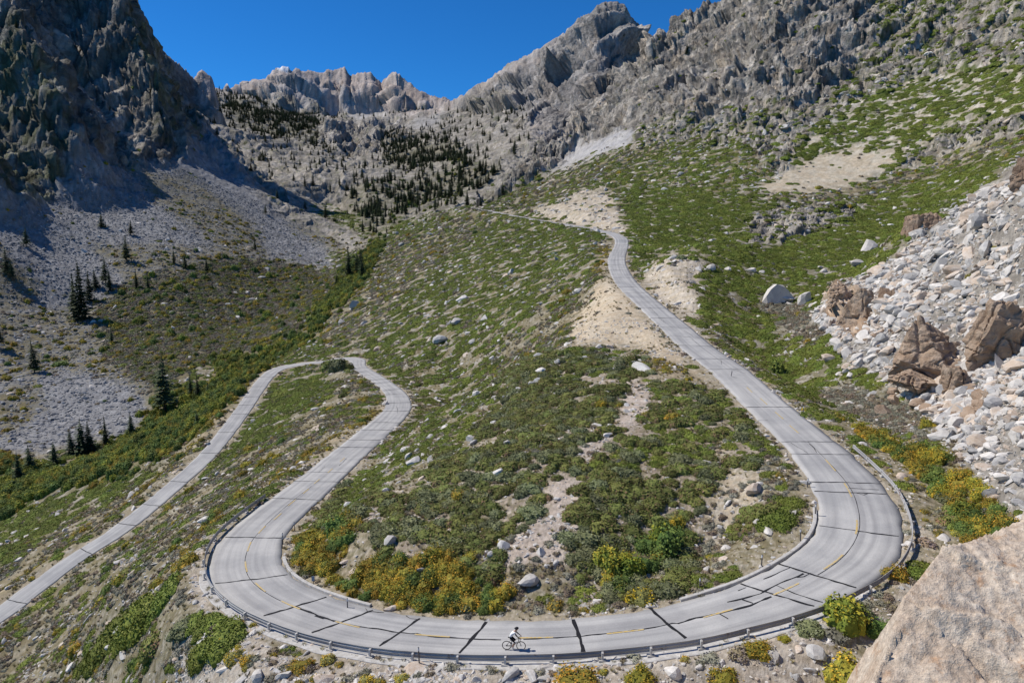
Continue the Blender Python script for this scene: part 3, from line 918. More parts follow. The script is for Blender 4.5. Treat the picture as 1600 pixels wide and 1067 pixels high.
def ground_material():
    mt, nt, bs = node_mat('ground_cover')
    at_ = nt.nodes.new('ShaderNodeAttribute')
    at_.attribute_name = 'albedo'
    geo = nt.nodes.new('ShaderNodeTexCoord')
    n1 = tex_noise(nt, 2.2, 5, 0.7, geo.outputs['Object'])
    n2 = tex_noise(nt, 0.35, 5, 0.7, geo.outputs['Object'])
    c = mix_rgb(nt, at_.outputs['Color'], ramp(nt, n1, 0.3, 0.72, (.62, .62, .62), (1.32, 1.31, 1.28)), 0.75, 'MULTIPLY')
    c = mix_rgb(nt, c, ramp(nt, n2, 0.3, 0.7, (.72, .71, .70), (1.22, 1.22, 1.22)), 0.6, 'MULTIPLY')
    vc = nt.nodes.new('ShaderNodeTexVoronoi')
    vc.inputs['Scale'].default_value = 0.16
    nt.links.new(geo.outputs['Object'], vc.inputs['Vector'])
    ra = nt.nodes.new('ShaderNodeAttribute')
    ra.attribute_name = 'rocky'
    tone = ramp(nt, vc.outputs['Color'], 0.15, 0.85, (.62, .62, .64), (1.22, 1.20, 1.17))  # rock cells lighter and darker: stains plus painted facet shading
    c = mix_rgb(nt, c, mix_rgb(nt, c, tone, 1.0, 'MULTIPLY'), ra.outputs['Fac'])
    nt.links.new(c, bs.inputs['Base Color'])
    bp = nt.nodes.new('ShaderNodeBump')
    bp.inputs['Strength'].default_value = 0.55
    bp.inputs['Distance'].default_value = 0.35
    nt.links.new(n1, bp.inputs['Height'])
    # broken rock relief on the faces too far away for stones of their own
    rk_ = nt.nodes.new('ShaderNodeAttribute')
    rk_.attribute_name = 'rocky'
    n3 = tex_noise(nt, 0.085, 6, 0.72, geo.outputs['Object'])
    vo = nt.nodes.new('ShaderNodeTexVoronoi')
    vo.inputs['Scale'].default_value = 0.11
    vo.inputs['Randomness'].default_value = 1.0
    nt.links.new(geo.outputs['Object'], vo.inputs['Vector'])
    sm = nt.nodes.new('ShaderNodeMath')
    sm.operation = 'MULTIPLY_ADD'
    sm.inputs[1].default_value = 0.45
    nt.links.new(vo.outputs['Distance'], sm.inputs[0])
    nt.links.new(n3, sm.inputs[2])
    b2 = nt.nodes.new('ShaderNodeBump')
    b2.inputs['Distance'].default_value = 13.0
    nt.links.new(rk_.outputs['Fac'], b2.inputs['Strength'])
    nt.links.new(sm.outputs[0], b2.inputs['Height'])
    nt.links.new(bp.outputs[0], b2.inputs['Normal'])
    nt.links.new(b2.outputs[0], bs.inputs['Normal'])
    bs.inputs['Roughness'].default_value = 0.95
    return mt


M_GROUND = ground_material()
ROCKY = (np.clip(rough * 70, 0, 1) * sstep(150, 450, RR) * 0.8).astype(np.float32)


def link(o):
    scene.collection.objects.link(o)
    return o


def mesh_np(name, V, F4, mat=None, smooth=True):
    me = bpy.data.meshes.new(name)
    me.vertices.add(len(V))
    me.vertices.foreach_set('co', np.ascontiguousarray(V, np.float32).ravel())
    k = F4.shape[1]
    me.loops.add(F4.size)
    me.loops.foreach_set('vertex_index', F4.astype(np.int32).ravel())
    me.polygons.add(len(F4))
    me.polygons.foreach_set('loop_start', np.arange(0, F4.size, k, dtype=np.int32))
    me.polygons.foreach_set('loop_total', np.full(len(F4), k, np.int32))
    if smooth:
        me.polygons.foreach_set('use_smooth', np.ones(len(F4), bool))
    me.update(calc_edges=True)
    if mat:
        me.materials.append(mat)
    return me


P3 = np.stack([X, Y, Z], -1).astype(np.float32)
vid = np.arange(NA * NR).reshape(NA, NR)
quads = np.stack([vid[:-1, :-1], vid[:-1, 1:], vid[1:, 1:], vid[1:, :-1]], -1)
qU = U1[:-1, :-1]
qV = V1[:-1, :-1]
qR = RR[:-1, :-1]
qA = AZ[:-1, :-1]
qL = LAYER[:-1, :-1]
own = np.zeros(quads.shape[:2], np.int8)                  # 0 hillside
own[(qR > 250) & (qA < -0.20) & (qU < 560)] = 1           # valley floor
lineL = np.interp(qU, [-400, 0, 150, 350, 530, 600], [720, 715, 480, 400, 410, 375])
own[(own == 1) & (V1[:-1, :-1] < lineL) & (qR > 380)] = 2   # left mountain
own[(qR > 330) & (qA > 0.10)] = 3                          # right mountain
own[(qR > 1100) & (qL == 0) & (qA < -0.05)] = 2
own[(qR > 700) & (qA > -0.03) & (qL == 0)] = 3
own[qL == 1] = 4
own[qL == 2] = 5
own[(qL == 3) | (qL == 4)] = 6
for code, nm, label in ((0, 'hillside', None), (1, 'valley_floor', None), (2, 'left_mountain', None), (3, 'right_mountain', None),
                        (4, 'upper_valley', None), (5, 'rocky_peak', None), (6, 'far_peaks', None)):
    q = quads[own == code].reshape(-1, 4)
    if not len(q):
        continue
    used, inv = np.unique(q, return_inverse=True)
    me = mesh_np(nm, P3.reshape(-1, 3)[used], inv.reshape(-1, 4), M_GROUND, code in (0, 1))
    a_ = me.attributes.new('albedo', 'FLOAT_COLOR', 'POINT')
    cc = np.ones((len(used), 4), np.float32)
    cc[:, :3] = COL.reshape(-1, 3)[used]
    a_.data.foreach_set('color', cc.ravel())
    a_ = me.attributes.new('rocky', 'FLOAT', 'POINT')
    a_.data.foreach_set('value', ROCKY.ravel()[used])
    o = link(bpy.data.objects.new(nm, me))
    o['kind'] = 'structure'

# ------------------------------------------------------------------ pavement
def road_point(i, off, dz=0.0):
    i = float(i)
    k = int(min(max(math.floor(i), 0), len(ROAD) - 2))
    f = i - k
    c = ROAD[k] * (1 - f) + ROAD[k + 1] * f
    n = ROAD_N[k] * (1 - f) + ROAD_N[k + 1] * f
    return Vector((c[0] + n[0] * off, c[1] + n[1] * off, c[2] + dz))


def asphalt_material():
    mt, nt, bs = node_mat('worn_grey_asphalt')
    tc = nt.nodes.new('ShaderNodeTexCoord')
    n1 = tex_noise(nt, 9.0, 4, 0.7, tc.outputs['Object'])
    n2 = tex_noise(nt, 0.25, 5, 0.6, tc.outputs['Object'])
    uvn = nt.nodes.new('ShaderNodeAttribute')
    uvn.attribute_name = 'across'
    wv_ = nt.nodes.new('ShaderNodeTexNoise')
    wv_.inputs['Scale'].default_value = 1.0
    wv_.inputs['Detail'].default_value = 3
    nt.links.new(uvn.outputs['Vector'], wv_.inputs['Vector'])
    c = mix_rgb(nt, (.335, .33, .325), (.42, .41, .395), ramp(nt, n2, 0.38, 0.62))
    c = mix_rgb(nt, c, ramp(nt, n1, 0.3, 0.7, (.84, .84, .84), (1.1, 1.1, 1.1)), 0.7, 'MULTIPLY')
    c = mix_rgb(nt, c, ramp(nt, wv_.outputs['Fac'], 0.34, 0.60, (.76, .76, .77), (1.07, 1.07, 1.06)), 0.9, 'MULTIPLY')
    nt.links.new(c, bs.inputs['Base Color'])
    bs.inputs['Roughness'].default_value = 0.85
    return mt


M_ROAD = asphalt_material()
prof = [-1, -0.8, -0.55, -0.3, 0, 0.3, 0.55, 0.8, 1]
V, Fq, ac = [], [], []
rr_ = np.random.default_rng(3)
for i in range(len(ROAD)):
    h = ROAD[i, 3] / 2
    wob = 0.10 * math.sin(ROAD_S[i] * 0.9) + 0.10 * math.sin(ROAD_S[i] * 2.3 + 1) + rr_.normal() * 0.07
    for p in prof:
        off = p * h + (wob * 0.6 if abs(p) == 1 else 0)
        q = road_point(i, off, 0.03 * (1 - p * p))
        V.append(q)
        ac.append((p * 5.0, ROAD_S[i] * 0.035, 0))
n = len(prof)
for i in range(len(ROAD) - 1):
    for k in range(n - 1):
        Fq.append((i * n + k, (i + 1) * n + k, (i + 1) * n + k + 1, i * n + k + 1))
# thickness of the slab edge
base = len(V)
for i in range(len(ROAD)):
    V.append(V[i * n] - Vector((0, 0, 0.30)))
    V.append(V[i * n + n - 1] - Vector((0, 0, 0.30)))
    ac += [(0, 0, 0), (0, 0, 0)]
for i in range(len(ROAD) - 1):
    Fq.append((i * n, base + 2 * i, base + 2 * i + 2, (i + 1) * n))
    Fq.append((i * n + n - 1, (i + 1) * n + n - 1, base + 2 * i + 3, base + 2 * i + 1))
me = mesh_np('road', np.array([tuple(v) for v in V]), np.array(Fq)[:, ::-1], M_ROAD, False)
aa = me.attributes.new('across', 'FLOAT_VECTOR', 'POINT')
aa.data.foreach_set('vector', np.array(ac, np.float32).ravel())
road_obj = link(bpy.data.objects.new('road', me))
road_obj['kind'] = 'structure'
# ------------------------------------------------------------------ plant and rock prototypes
def leaf_material(name, c_dark, c_light, tip=None, th=0.62):
    mt, nt, bs = node_mat(name)
    oi = nt.nodes.new('ShaderNodeObjectInfo')
    tc = nt.nodes.new('ShaderNodeTexCoord')
    gi = nt.nodes.new('ShaderNodeNewGeometry')
    n = tex_noise(nt, 5.0, 3, 0.7, tc.outputs['Object'])
    c = mix_rgb(nt, c_dark, c_light, ramp(nt, n, 0.35, 0.65))
    if tip is not None:
        # each leaf cluster is its own island of faces
        c = mix_rgb(nt, c, tip, ramp(nt, gi.outputs['Random Per Island'], th, th + 0.08))
    v = nt.nodes.new('ShaderNodeHueSaturation')
    mr = nt.nodes.new('ShaderNodeMapRange')
    mr.inputs['To Min'].default_value = 0.68
    mr.inputs['To Max'].default_value = 1.35
    nt.links.new(oi.outputs['Random'], mr.inputs['Value'])
    nt.links.new(mr.outputs[0], v.inputs['Value'])
    mh = nt.nodes.new('ShaderNodeMapRange')
    mh.inputs['To Min'].default_value = 0.482
    mh.inputs['To Max'].default_value = 0.515
    ml = nt.nodes.new('ShaderNodeMath')
    ml.operation = 'FRACT'
    mm_ = nt.nodes.new('ShaderNodeMath')
    mm_.operation = 'MULTIPLY'
    mm_.inputs[1].default_value = 7.31
    nt.links.new(oi.outputs['Random'], mm_.inputs[0])
    nt.links.new(mm_.outputs[0], ml.inputs[0])
    nt.links.new(ml.outputs[0], mh.inputs['Value'])
    nt.links.new(mh.outputs[0], v.inputs['Hue'])
    nt.links.new(c, v.inputs['Color'])
    nt.links.new(v.outputs[0], bs.inputs['Base Color'])
    bs.inputs['Roughness'].default_value = 0.75
    bs.inputs['Specular IOR Level'].default_value = 0.2
    return mt


M_MAT = leaf_material('green_mat_leaves', (.082, .112, .016), (.155, .188, .028), (.21, .235, .055))
M_DARK = leaf_material('dark_shrub_leaves', (.09, .105, .026), (.18, .195, .05), (.21, .14, .075), th=0.78)
M_DARKG = leaf_material('grey_green_shrub_leaves', (.09, .105, .045), (.175, .185, .085), (.21, .22, .12))
M_AUT = leaf_material('autumn_shrub_leaves', (.125, .125, .020), (.28, .24, .03), (.47, .29, .03), th=0.64)
M_YEL = leaf_material('yellow_flower_bush', (.13, .13, .04), (.24, .22, .06), (.62, .42, .03))
M_SAGE = leaf_material('grey_sage_leaves', (.15, .145, .10), (.25, .24, .18), (.27, .26, .20))
M_DRYB = leaf_material('brown_dry_twigs', (.16, .13, .08), (.27, .21, .13), (.20, .16, .14))
M_STR = leaf_material('streamside_leaves', (.085, .12, .018), (.18, .21, .028), (.33, .29, .03))
M_STRD = leaf_material('deep_green_stream_leaves', (.05, .085, .02), (.10, .15, .03), (.16, .20, .04))
M_CON = leaf_material('conifer_needles', (.038, .058, .026), (.085, .11, .048), None)
M_GRASS = leaf_material('dry_grass_blades', (.30, .24, .12), (.42, .34, .19), (.20, .20, .07))
M_BARK, _nt, _bs = node_mat('bark')
_bs.inputs['Base Color'].default_value = (.12, .085, .06, 1)


def rock_material(name, c0, c1, c2, sc=1.3):
    mt, nt, bs = node_mat(name)
    tc = nt.nodes.new('ShaderNodeTexCoord')
    oi = nt.nodes.new('ShaderNodeObjectInfo')
    n1 = tex_noise(nt, sc, 5, 0.65, tc.outputs['Object'])
    n2 = tex_noise(nt, sc * 7, 4, 0.7, tc.outputs['Object'])
    c = mix_rgb(nt, c0, c1, ramp(nt, n1, 0.38, 0.62))
    c = mix_rgb(nt, c, c2, ramp(nt, n2, 0.58, 0.72))
    v = nt.nodes.new('ShaderNodeHueSaturation')
    mr = nt.nodes.new('ShaderNodeMapRange')
    mr.inputs['To Min'].default_value = 0.80
    mr.inputs['To Max'].default_value = 1.15
    nt.links.new(oi.outputs['Random'], mr.inputs['Value'])
    nt.links.new(mr.outputs[0], v.inputs['Value'])
    nt.links.new(c, v.inputs['Color'])
    nt.links.new(v.outputs[0], bs.inputs['Base Color'])
    bp = nt.nodes.new('ShaderNodeBump')
    bp.inputs['Strength'].default_value = 0.5
    bp.inputs['Distance'].default_value = 0.06
    nt.links.new(n2, bp.inputs['Height'])
    nt.links.new(bp.outputs[0], bs.inputs['Normal'])
    return mt


M_GRAN = rock_material('pale_granite', (.50, .465, .42), (.61, .575, .53), (.33, .30, .27))
M_GREYR = rock_material('grey_stone', (.35, .34, .33), (.47, .45, .42), (.22, .21, .20))
M_TANR = rock_material('tan_stone', (.46, .36, .27), (.55, .48, .41), (.30, .22, .16))
M_SCREE = rock_material('dark_scree_stone', (.20, .20, .205), (.28, .28, .28), (.13, .13, .14))


def bump_dome(rng, nu=9, nv=4, h=1.0, wob=0.18):
    vs = [(0, 0, h * (0.86 + 0.1 * rng.random()))]
    ph = rng.random(4) * 6.28
    for j in range(1, nv + 1):
        th = j / nv * math.pi * 0.52
        for i in range(nu):
            a = 2 * math.pi * i / nu
            r = math.sin(th) * (1 + wob * math.sin(2 * a + ph[0]) + wob * 0.7 * math.sin(3 * a + ph[1])) * (0.92 + 0.16 * rng.random())
            vs.append((r * math.cos(a), r * math.sin(a), h * math.cos(th) * (0.85 + 0.3 * rng.random())))
    fs = []
    for i in range(nu):
        fs.append((0, 1 + i, 1 + (i + 1) % nu))
    for j in range(nv - 1):
        for i in range(nu):
            a, b = 1 + j * nu + i, 1 + j * nu + (i + 1) % nu
            c, d = b + nu, a + nu
            fs.append((a, d, c))
            fs.append((a, c, b))
    return vs, fs


def shrub_mesh(name, mat, seed, leaves=260, h=0.6, leaf=0.13, lump=5, twig=0.0, spike=0.0, core=True):
    """clustered shrub: a few overlapping lumps carrying leaf-sized faces round a dark bumpy heart"""
    rng = np.random.default_rng(seed)
    vs, fs = [], []
    lumps = [(0, 0, 0, 0.72, h)]
    for k in range(lump):
        a = 6.283 * (k + rng.random() * 0.7) / max(lump, 1)
        d = 0.35 + 0.25 * rng.random()
        s = 0.34 + 0.2 * rng.random()
        lumps.append((d * math.cos(a), d * math.sin(a), 0, s, h * (0.55 + 0.35 * rng.random())))
    if core:
        for (cx, cy, cz, s, hh) in lumps:
            v, f = bump_dome(rng, 8, 3, 1.0)
            b = len(vs)
            vs += [(cx + p[0] * s * 0.88, cy + p[1] * s * 0.88, p[2] * hh * 0.86 - 0.03) for p in v]
            fs += [tuple(q + b for q in t) for t in f]
    for i in range(leaves):
        cx, cy, cz, s, hh = lumps[rng.integers(len(lumps))]
        a = rng.random() * 6.283
        ct = rng.random() ** 0.75
        st = math.sqrt(max(0, 1 - ct * ct))
        rr = 0.84 + 0.26 * rng.random() + spike * rng.random() ** 3
        nx, ny, nz = st * math.cos(a), st * math.sin(a), ct
        px, py, pz = cx + nx * s * rr, cy + ny * s * rr, nz * hh * rr
        n_ = Vector((nx, ny, nz + 0.35)) + Vector(rng.normal(size=3) * 0.55)
        n_.normalize()
        t1 = n_.orthogonal().normalized()
        t1.rotate(Matrix.Rotation(rng.random() * 6.283, 3, n_))
        t2 = n_.cross(t1)
        l = leaf * (0.6 + 0.8 * rng.random())
        w = l * (0.55 + 0.3 * rng.random())
        p = Vector((px, py, pz))
        b = len(vs)
        vs += [tuple(p - t1 * l), tuple(p + t2 * w + n_ * l * 0.25), tuple(p + t1 * l), tuple(p - t2 * w + n_ * l * 0.15)]
        fs += [(b, b + 1, b + 2), (b, b + 2, b + 3)]
    me = bpy.data.meshes.new(name)
    me.from_pydata(vs, [], fs)
    me.materials.append(mat)
    return me


def rock_mesh(name, mat, seed, cuts=14, sub=2, flat=0.75):
    rng = np.random.default_rng(seed)
    bm = bmesh.new()
    bmesh.ops.create_icosphere(bm, subdivisions=sub, radius=1.0)
    pl = []
    for k in range(cuts):
        n = Vector(rng.normal(size=3)).normalized()
        pl.append((n, 0.40 + 0.42 * rng.random()))
    for v in bm.verts:
        for n, d in pl:
            q = v.co.dot(n) - d
            if q > 0:
                v.co -= n * q
        v.co += Vector(rng.normal(size=3)) * 0.012
    sc = Vector((1.35, 0.9 + 0.25 * rng.random(), flat))
    for v in bm.verts:
        v.co = Vector((v.co.x * sc.x, v.co.y * sc.y, v.co.z * sc.z))
    me = bpy.data.meshes.new(name)
    bm.to_mesh(me)
    bm.free()
    me.materials.append(mat)
    return me


def conifer_meshes(seed, h=1.0, wid=0.17, gap=0.0, tiers=17, lean=0.0):
    """unit-height tree: tapered trunk with stubs, and a crown of drooping boughs"""
    rng = np.random.default_rng(seed)
    vs, fs = [], []
    n = 6
    zs = [0, 0.12, 0.45, 0.8, 0.985]
    for z in zs:
        r = 0.016 * (1 - z) + 0.0018
        for i in range(n):
            a = 6.283 * i / n
            vs.append((r * math.cos(a) + lean * z * z, r * math.sin(a), z))
    for j in range(len(zs) - 1):
        for i in range(n):
            fs.append((j * n + i, j * n + (i + 1) % n, (j + 1) * n + (i + 1) % n, (j + 1) * n + i))
    tr = bpy.data.meshes.new('trunk')
    tr.from_pydata(vs, [], fs)
    tr.materials.append(M_BARK)
    vs, fs = [], []
    z0 = 0.06 + gap
    for t in range(tiers):
        f = t / (tiers - 1)
        z = z0 + (0.985 - z0) * f ** 0.92
        R = wid * (1 - f) ** 0.8 * (0.75 + 0.45 * rng.random()) + 0.008
        nb = max(4, int(9 * (1 - f) + 4))
        for b_ in range(nb):
            if rng.random() < 0.10:
                continue
            a = 6.283 * (b_ + rng.random() * 0.8) / nb + t
            rr = R * (0.65 + 0.5 * rng.random())
            ca_, sa_ = math.cos(a), math.sin(a)
            segs = 3
            for s in range(segs):
                q = (s + 0.6) / segs
                for side in (-1, 1):
                    w = rr * (0.34 - 0.10 * s) * (0.7 + 0.6 * rng.random())
                    cx, cy = ca_ * rr * q + lean * z * z, sa_ * rr * q
                    cz = z - 0.30 * rr * q * q + 0.015 * rng.normal() * rr * 6
                    l = rr * 0.40
                    b = len(vs)
                    dx, dy = -sa_ * side, ca_ * side
                    vs += [(cx - ca_ * l * 0.5, cy - sa_ * l * 0.5, cz + 0.004),
                           (cx + ca_ * l * 0.6, cy + sa_ * l * 0.6, cz - 0.10 * l),
                           (cx + dx * w + ca_ * l * 0.4, cy + dy * w + sa_ * l * 0.4, cz - 0.4 * w),
                           (cx + dx * w * 0.6 - ca_ * l * 0.2, cy + dy * w * 0.6 - sa_ * l * 0.2, cz - 0.25 * w)]
                    fs += [(b, b + 1, b + 2), (b, b + 2, b + 3)]
            # hanging inner foliage
            b = len(vs)
            k = rr * 0.5
            vs += [(lean * z * z, 0, z + 0.02), (ca_ * k + lean * z * z, sa_ * k, z - 0.01), (ca_ * k * 0.6 + lean * z * z, sa_ * k * 0.6, z - 0.05)]
            fs += [(b, b + 1, b + 2)]
    cr = bpy.data.meshes.new('crown')
    cr.from_pydata(vs, [], fs)
    cr.materials.append(M_CON)
    return tr, cr


KIND = {}   # kind -> list of meshes
KIND['mat'] = [shrub_mesh('green_mat', M_MAT, 100 + k, 520, 0.36, 0.064, 6) for k in range(4)]
KIND['dark'] = [shrub_mesh('dark_shrub', M_DARK if k % 3 else M_DARKG, 120 + k, 620, 0.62, 0.064, 6) for k in range(6)]
KIND['autumn'] = [shrub_mesh('autumn_shrub', M_AUT, 140 + k, 680, 1.0, 0.056, 4, spike=0.35) for k in range(3)] + \
                 [shrub_mesh('autumn_shrub', M_STRD, 150, 680, 1.0, 0.056, 4, spike=0.35)]
KIND['yellow'] = [shrub_mesh('yellow_bush', M_YEL, 160 + k, 460, 0.72, 0.066, 3, spike=0.2) for k in range(3)]
KIND['sage'] = [shrub_mesh('sage_bush', M_SAGE if k % 2 else M_DRYB, 180 + k, 240, 0.55, 0.095, 3, spike=0.25) for k in range(4)]
KIND['stream'] = [shrub_mesh('streamside_tree', M_STR if k % 2 == 0 else M_STRD, 200 + k, 620, 1.35, 0.078, 5, spike=0.15) for k in range(4)]
BIGMAT = [shrub_mesh('wide_green_mat', M_MAT, 600 + k, 2600, 0.30, 0.036, 11) for k in range(2)]
ROCKS = [rock_mesh('boulder', M_GRAN, 300 + k, 9 + k, 2, 0.62 + 0.05 * k) for k in range(5)]
ROCKS_G = [rock_mesh('boulder', M_GREYR, 320 + k, 9 + k, 2, 0.62) for k in range(3)]
ROCKS_T = [rock_mesh('boulder', M_TANR, 340 + k, 9 + k, 2, 0.7) for k in range(3)]
ROCKS_S = [rock_mesh('scree_stone', M_SCREE, 360 + k, 10, 1, 0.7) for k in range(3)]
CONIF = [conifer_meshes(400 + k, wid=(0.21, 0.26, 0.17, 0.23, 0.20)[k], gap=(0, .05, 0, .12, .2)[k], tiers=(18, 15, 20, 14, 13)[k], lean=(0, .02, 0, -.03, .02)[k])
         for k in range(5)]

FREE = bpy.data.collections.new('prototypes')          # sources of the scattered ground cover, not linked to the scene


def scatter_object(name, meshes_list, pos, rotz, scl, idx, tilt=None):
    """one object of many plants or stones: points carrying instances"""
    n = len(pos)
    me = bpy.data.meshes.new(name)
    me.vertices.add(n)
    me.vertices.foreach_set('co', np.ascontiguousarray(pos, np.float32).ravel())
    rot = np.zeros((n, 3), np.float32)
    if tilt is not None:
        rot[:, :2] = tilt
    rotz = np.asarray(rotz)
    if rotz.ndim == 2:
        rot[:] = rotz
    else:
        rot[:, 2] = rotz
    a = me.attributes.new('turn', 'FLOAT_VECTOR', 'POINT')
    a.data.foreach_set('vector', rot.ravel())
    a = me.attributes.new('size', 'FLOAT_VECTOR', 'POINT')
    a.data.foreach_set('vector', np.ascontiguousarray(scl, np.float32).ravel())
    a = me.attributes.new('pick', 'INT', 'POINT')
    a.data.foreach_set('value', np.ascontiguousarray(idx, np.int32))
    o = link(bpy.data.objects.new(name, me))
    col = bpy.data.collections.new('source_' + name)
    for k, mm in enumerate(meshes_list):
        po = bpy.data.objects.new('%s_%02d' % (mm.name, k), mm)
        col.objects.link(po)
    ng = bpy.data.node_groups.new('scatter_' + name, 'GeometryNodeTree')
    ng.interface.new_socket('Geometry', in_out='INPUT', socket_type='NodeSocketGeometry')
    ng.interface.new_socket('Geometry', in_out='OUTPUT', socket_type='NodeSocketGeometry')
    gi = ng.nodes.new('NodeGroupInput')
    go = ng.nodes.new('NodeGroupOutput')
    ci = ng.nodes.new('GeometryNodeCollectionInfo')
    ci.inputs['Collection'].default_value = col
    ci.inputs['Separate Children'].default_value = True
    ci.inputs['Reset Children'].default_value = True
    ip = ng.nodes.new('GeometryNodeInstanceOnPoints')
    ip.inputs['Pick Instance'].default_value = True
    for nm_, ty, sock in (('turn', 'FLOAT_VECTOR', 'Rotation'), ('size', 'FLOAT_VECTOR', 'Scale'), ('pick', 'INT', 'Instance Index')):
        na = ng.nodes.new('GeometryNodeInputNamedAttribute')
        na.data_type = ty
        na.inputs['Name'].default_value = nm_
        src = na.outputs['Attribute']
        if sock == 'Rotation':
            er = ng.nodes.new('FunctionNodeEulerToRotation')
            ng.links.new(src, er.inputs[0])
            src = er.outputs[0]
        ng.links.new(src, ip.inputs[sock])
    ng.links.new(gi.outputs[0], ip.inputs['Points'])
    ng.links.new(ci.outputs[0], ip.inputs['Instance'])
    ng.links.new(ip.outputs[0], go.inputs[0])
    md = o.modifiers.new('scatter', 'NODES')
    md.node_group = ng
    return o


# ------------------------------------------------------------------ where plants and rocks stand
dA = np.gradient(_az)[:, None]
dL = np.gradient(_lr)[None, :]
AREA = RR * RR * dA * dL
gx = np.gradient(Z, axis=1) / (RR * np.broadcast_to(dL, Z.shape))
gy = np.gradient(Z, axis=0) / (RR * np.broadcast_to(dA, Z.shape))
STEEP = np.hypot(gx, gy)
SEEN = VIS & ((U1 > -260) & (U1 < 1860) | (RR < 220) & (U1 > -700) & (U1 < 2600)) & (V1 > -60) & (V1 < 1350)
CL1 = fbm(X, Y, 1 / 9.0, 4, 0.6, off=200)
CL2 = fbm(X, Y, 1 / 30.0, 4, 0.6, off=210)
CLP = fbm(AZ * 0.55, LR, 95, 4, 0.6, off=220)


def sample(kind_i, size_fn, clump, seed, minedge=0.6, gain=1.0, cover=2.6, extra=None, maxr=1e9, cap=60000, plane=None, fill=1.0):
    rng = np.random.default_rng(seed)
    dens = PAR[..., 8 + kind_i] if plane is None else plane
    size = size_fn(RR)
    d = np.clip(dens, 0, 3)
    # clumping: low density regions keep only the noise's summits
    thr = 0.75 - 1.35 * np.clip(d, 0, 1)
    d = d * sstep(thr - 0.15, thr + 0.2, clump) * fill
    p = d * gain * AREA / (cover * size * size)
    p = p * SEEN * (edge > minedge + size * 0.55) * (RR < maxr) * (RR > 38)
    if extra is not None:
        p = p * extra
    tot = p.sum()
    if tot > cap:
        p = p * (cap / tot)
    cnt = rng.poisson(p)
    ii, jj = np.nonzero(cnt)
    rep = cnt[ii, jj]
    ii, jj = np.repeat(ii, rep), np.repeat(jj, rep)
    fa = rng.random(len(ii)) - 0.5
    fl = rng.random(len(ii)) - 0.5
    az = _az[ii] + fa * np.gradient(_az)[ii]
    lr = _lr[jj] + fl * np.gradient(_lr)[jj]
    s = size[ii, jj] * (0.55 + 0.9 * rng.random(len(ii)) ** 1.3)
    x, y, z = pos_at(az, lr)
    return dict(x=x, y=y, z=z, s=s, i=ii, j=jj, rng=rng)


def screen_size(q):
    dep = q['y'] * CP - q['z'] * SP
    u, v = project(q['x'], q['y'], q['z'])
    inn = (u > -5) & (u < 1605) & (v > -5) & (v < 1072) & VIS[q['i'], q['j']]
    return np.where(inn, q['s'] * FPX / dep, 0), u, v


LANDMARK = [(803, 1000, 'the cyclist'), (490, 905, 'the small roadside sign'), (441, 840, 'the tall marker posts'), (335, 880, "the bend's left end"),
            (1000, 600, "the gully's upper end"), (870, 800, 'the sandy gully'), (825, 908, 'the round split boulder'), (650, 715, 'the white boulder cluster'),
            (1160, 790, 'the sandy patch'), (1420, 830, "the bend's right side"), (1235, 460, 'the two big boulders'), (1450, 560, 'the brown cave outcrop'),
            (1335, 490, 'the small brown outcrop'), (1500, 950, 'the pink cliff'), (960, 510, 'the sandy turnout'), (1075, 440, 'the pale road cut'),
            (555, 565, 'the far hairpin'), (415, 590, "the lower road's bend"), (280, 755, 'the lower road'), (60, 920, "the lower road's near end"),
            (255, 590, 'the shaggy tall conifer'), (125, 450, 'the dark conifer cluster'), (545, 400, 'the spire conifer'), (620, 380, 'the yellow meadow'),
            (970, 375, "the upper road's kink"), (850, 340, 'the far road'), (1290, 270, 'the sand scar'), (1230, 345, 'the white rock field'),
            (90, 650, 'the grey scree field'), (125, 690, 'the spruce row'), (620, 640, "the left leg's curve"), (480, 750, "the road's left leg"),
            (1150, 620, "the road's right leg"), (1290, 690, "the guardrail's right end"), (210, 960, 'the long green mat'), (370, 1020, 'the yellow bush clump'),
            (1052, 1045, 'the round bottom boulder'), (720, 450, 'the open mid hillside'), (1355, 388, 'the lone white boulder'), (300, 440, 'the brushy flat'),
            (740, 230, 'the wooded upper valley'), (617, 150, 'the pointed far peak'), (300, 330, 'the striped scree'), (1350, 120, 'the right mountain'),
            (950, 100, 'the tallest peak'), (450, 130, 'the snow patch'), (120, 150, 'the dark left cliffs'), (1500, 200, 'the white streaked slope'),
            (640, 970, 'the seam left of the cyclist'), (1120, 940, 'the web of tar cracks'), (780, 620, 'the crest of the spur'), (1500, 420, 'the talus slope')]
LM = np.array([(a, b) for a, b, c in LANDMARK], float)
RANK = ['largest', 'second largest', 'third largest', 'fourth largest', 'fifth largest', 'sixth largest', 'seventh largest', 'eighth largest', 'ninth largest', 'tenth largest']
TAKEN = set()


def place_words(u, v):
    d = np.hypot(LM[:, 0] - u, LM[:, 1] - v)
    k = int(d.argmin())
    du, dv = u - LM[k, 0], v - LM[k, 1]
    if d[k] < 22:
        w = 'beside'
    elif abs(du) > 1.6 * abs(dv):
        w = 'left of' if du < 0 else 'right of'
    elif abs(dv) > 1.6 * abs(du):
        w = 'above' if dv < 0 else 'below'
    else:
        w = ('above' if dv < 0 else 'below') + (' left of' if du < 0 else ' right of')
    return w + ' ' + LANDMARK[k][2]


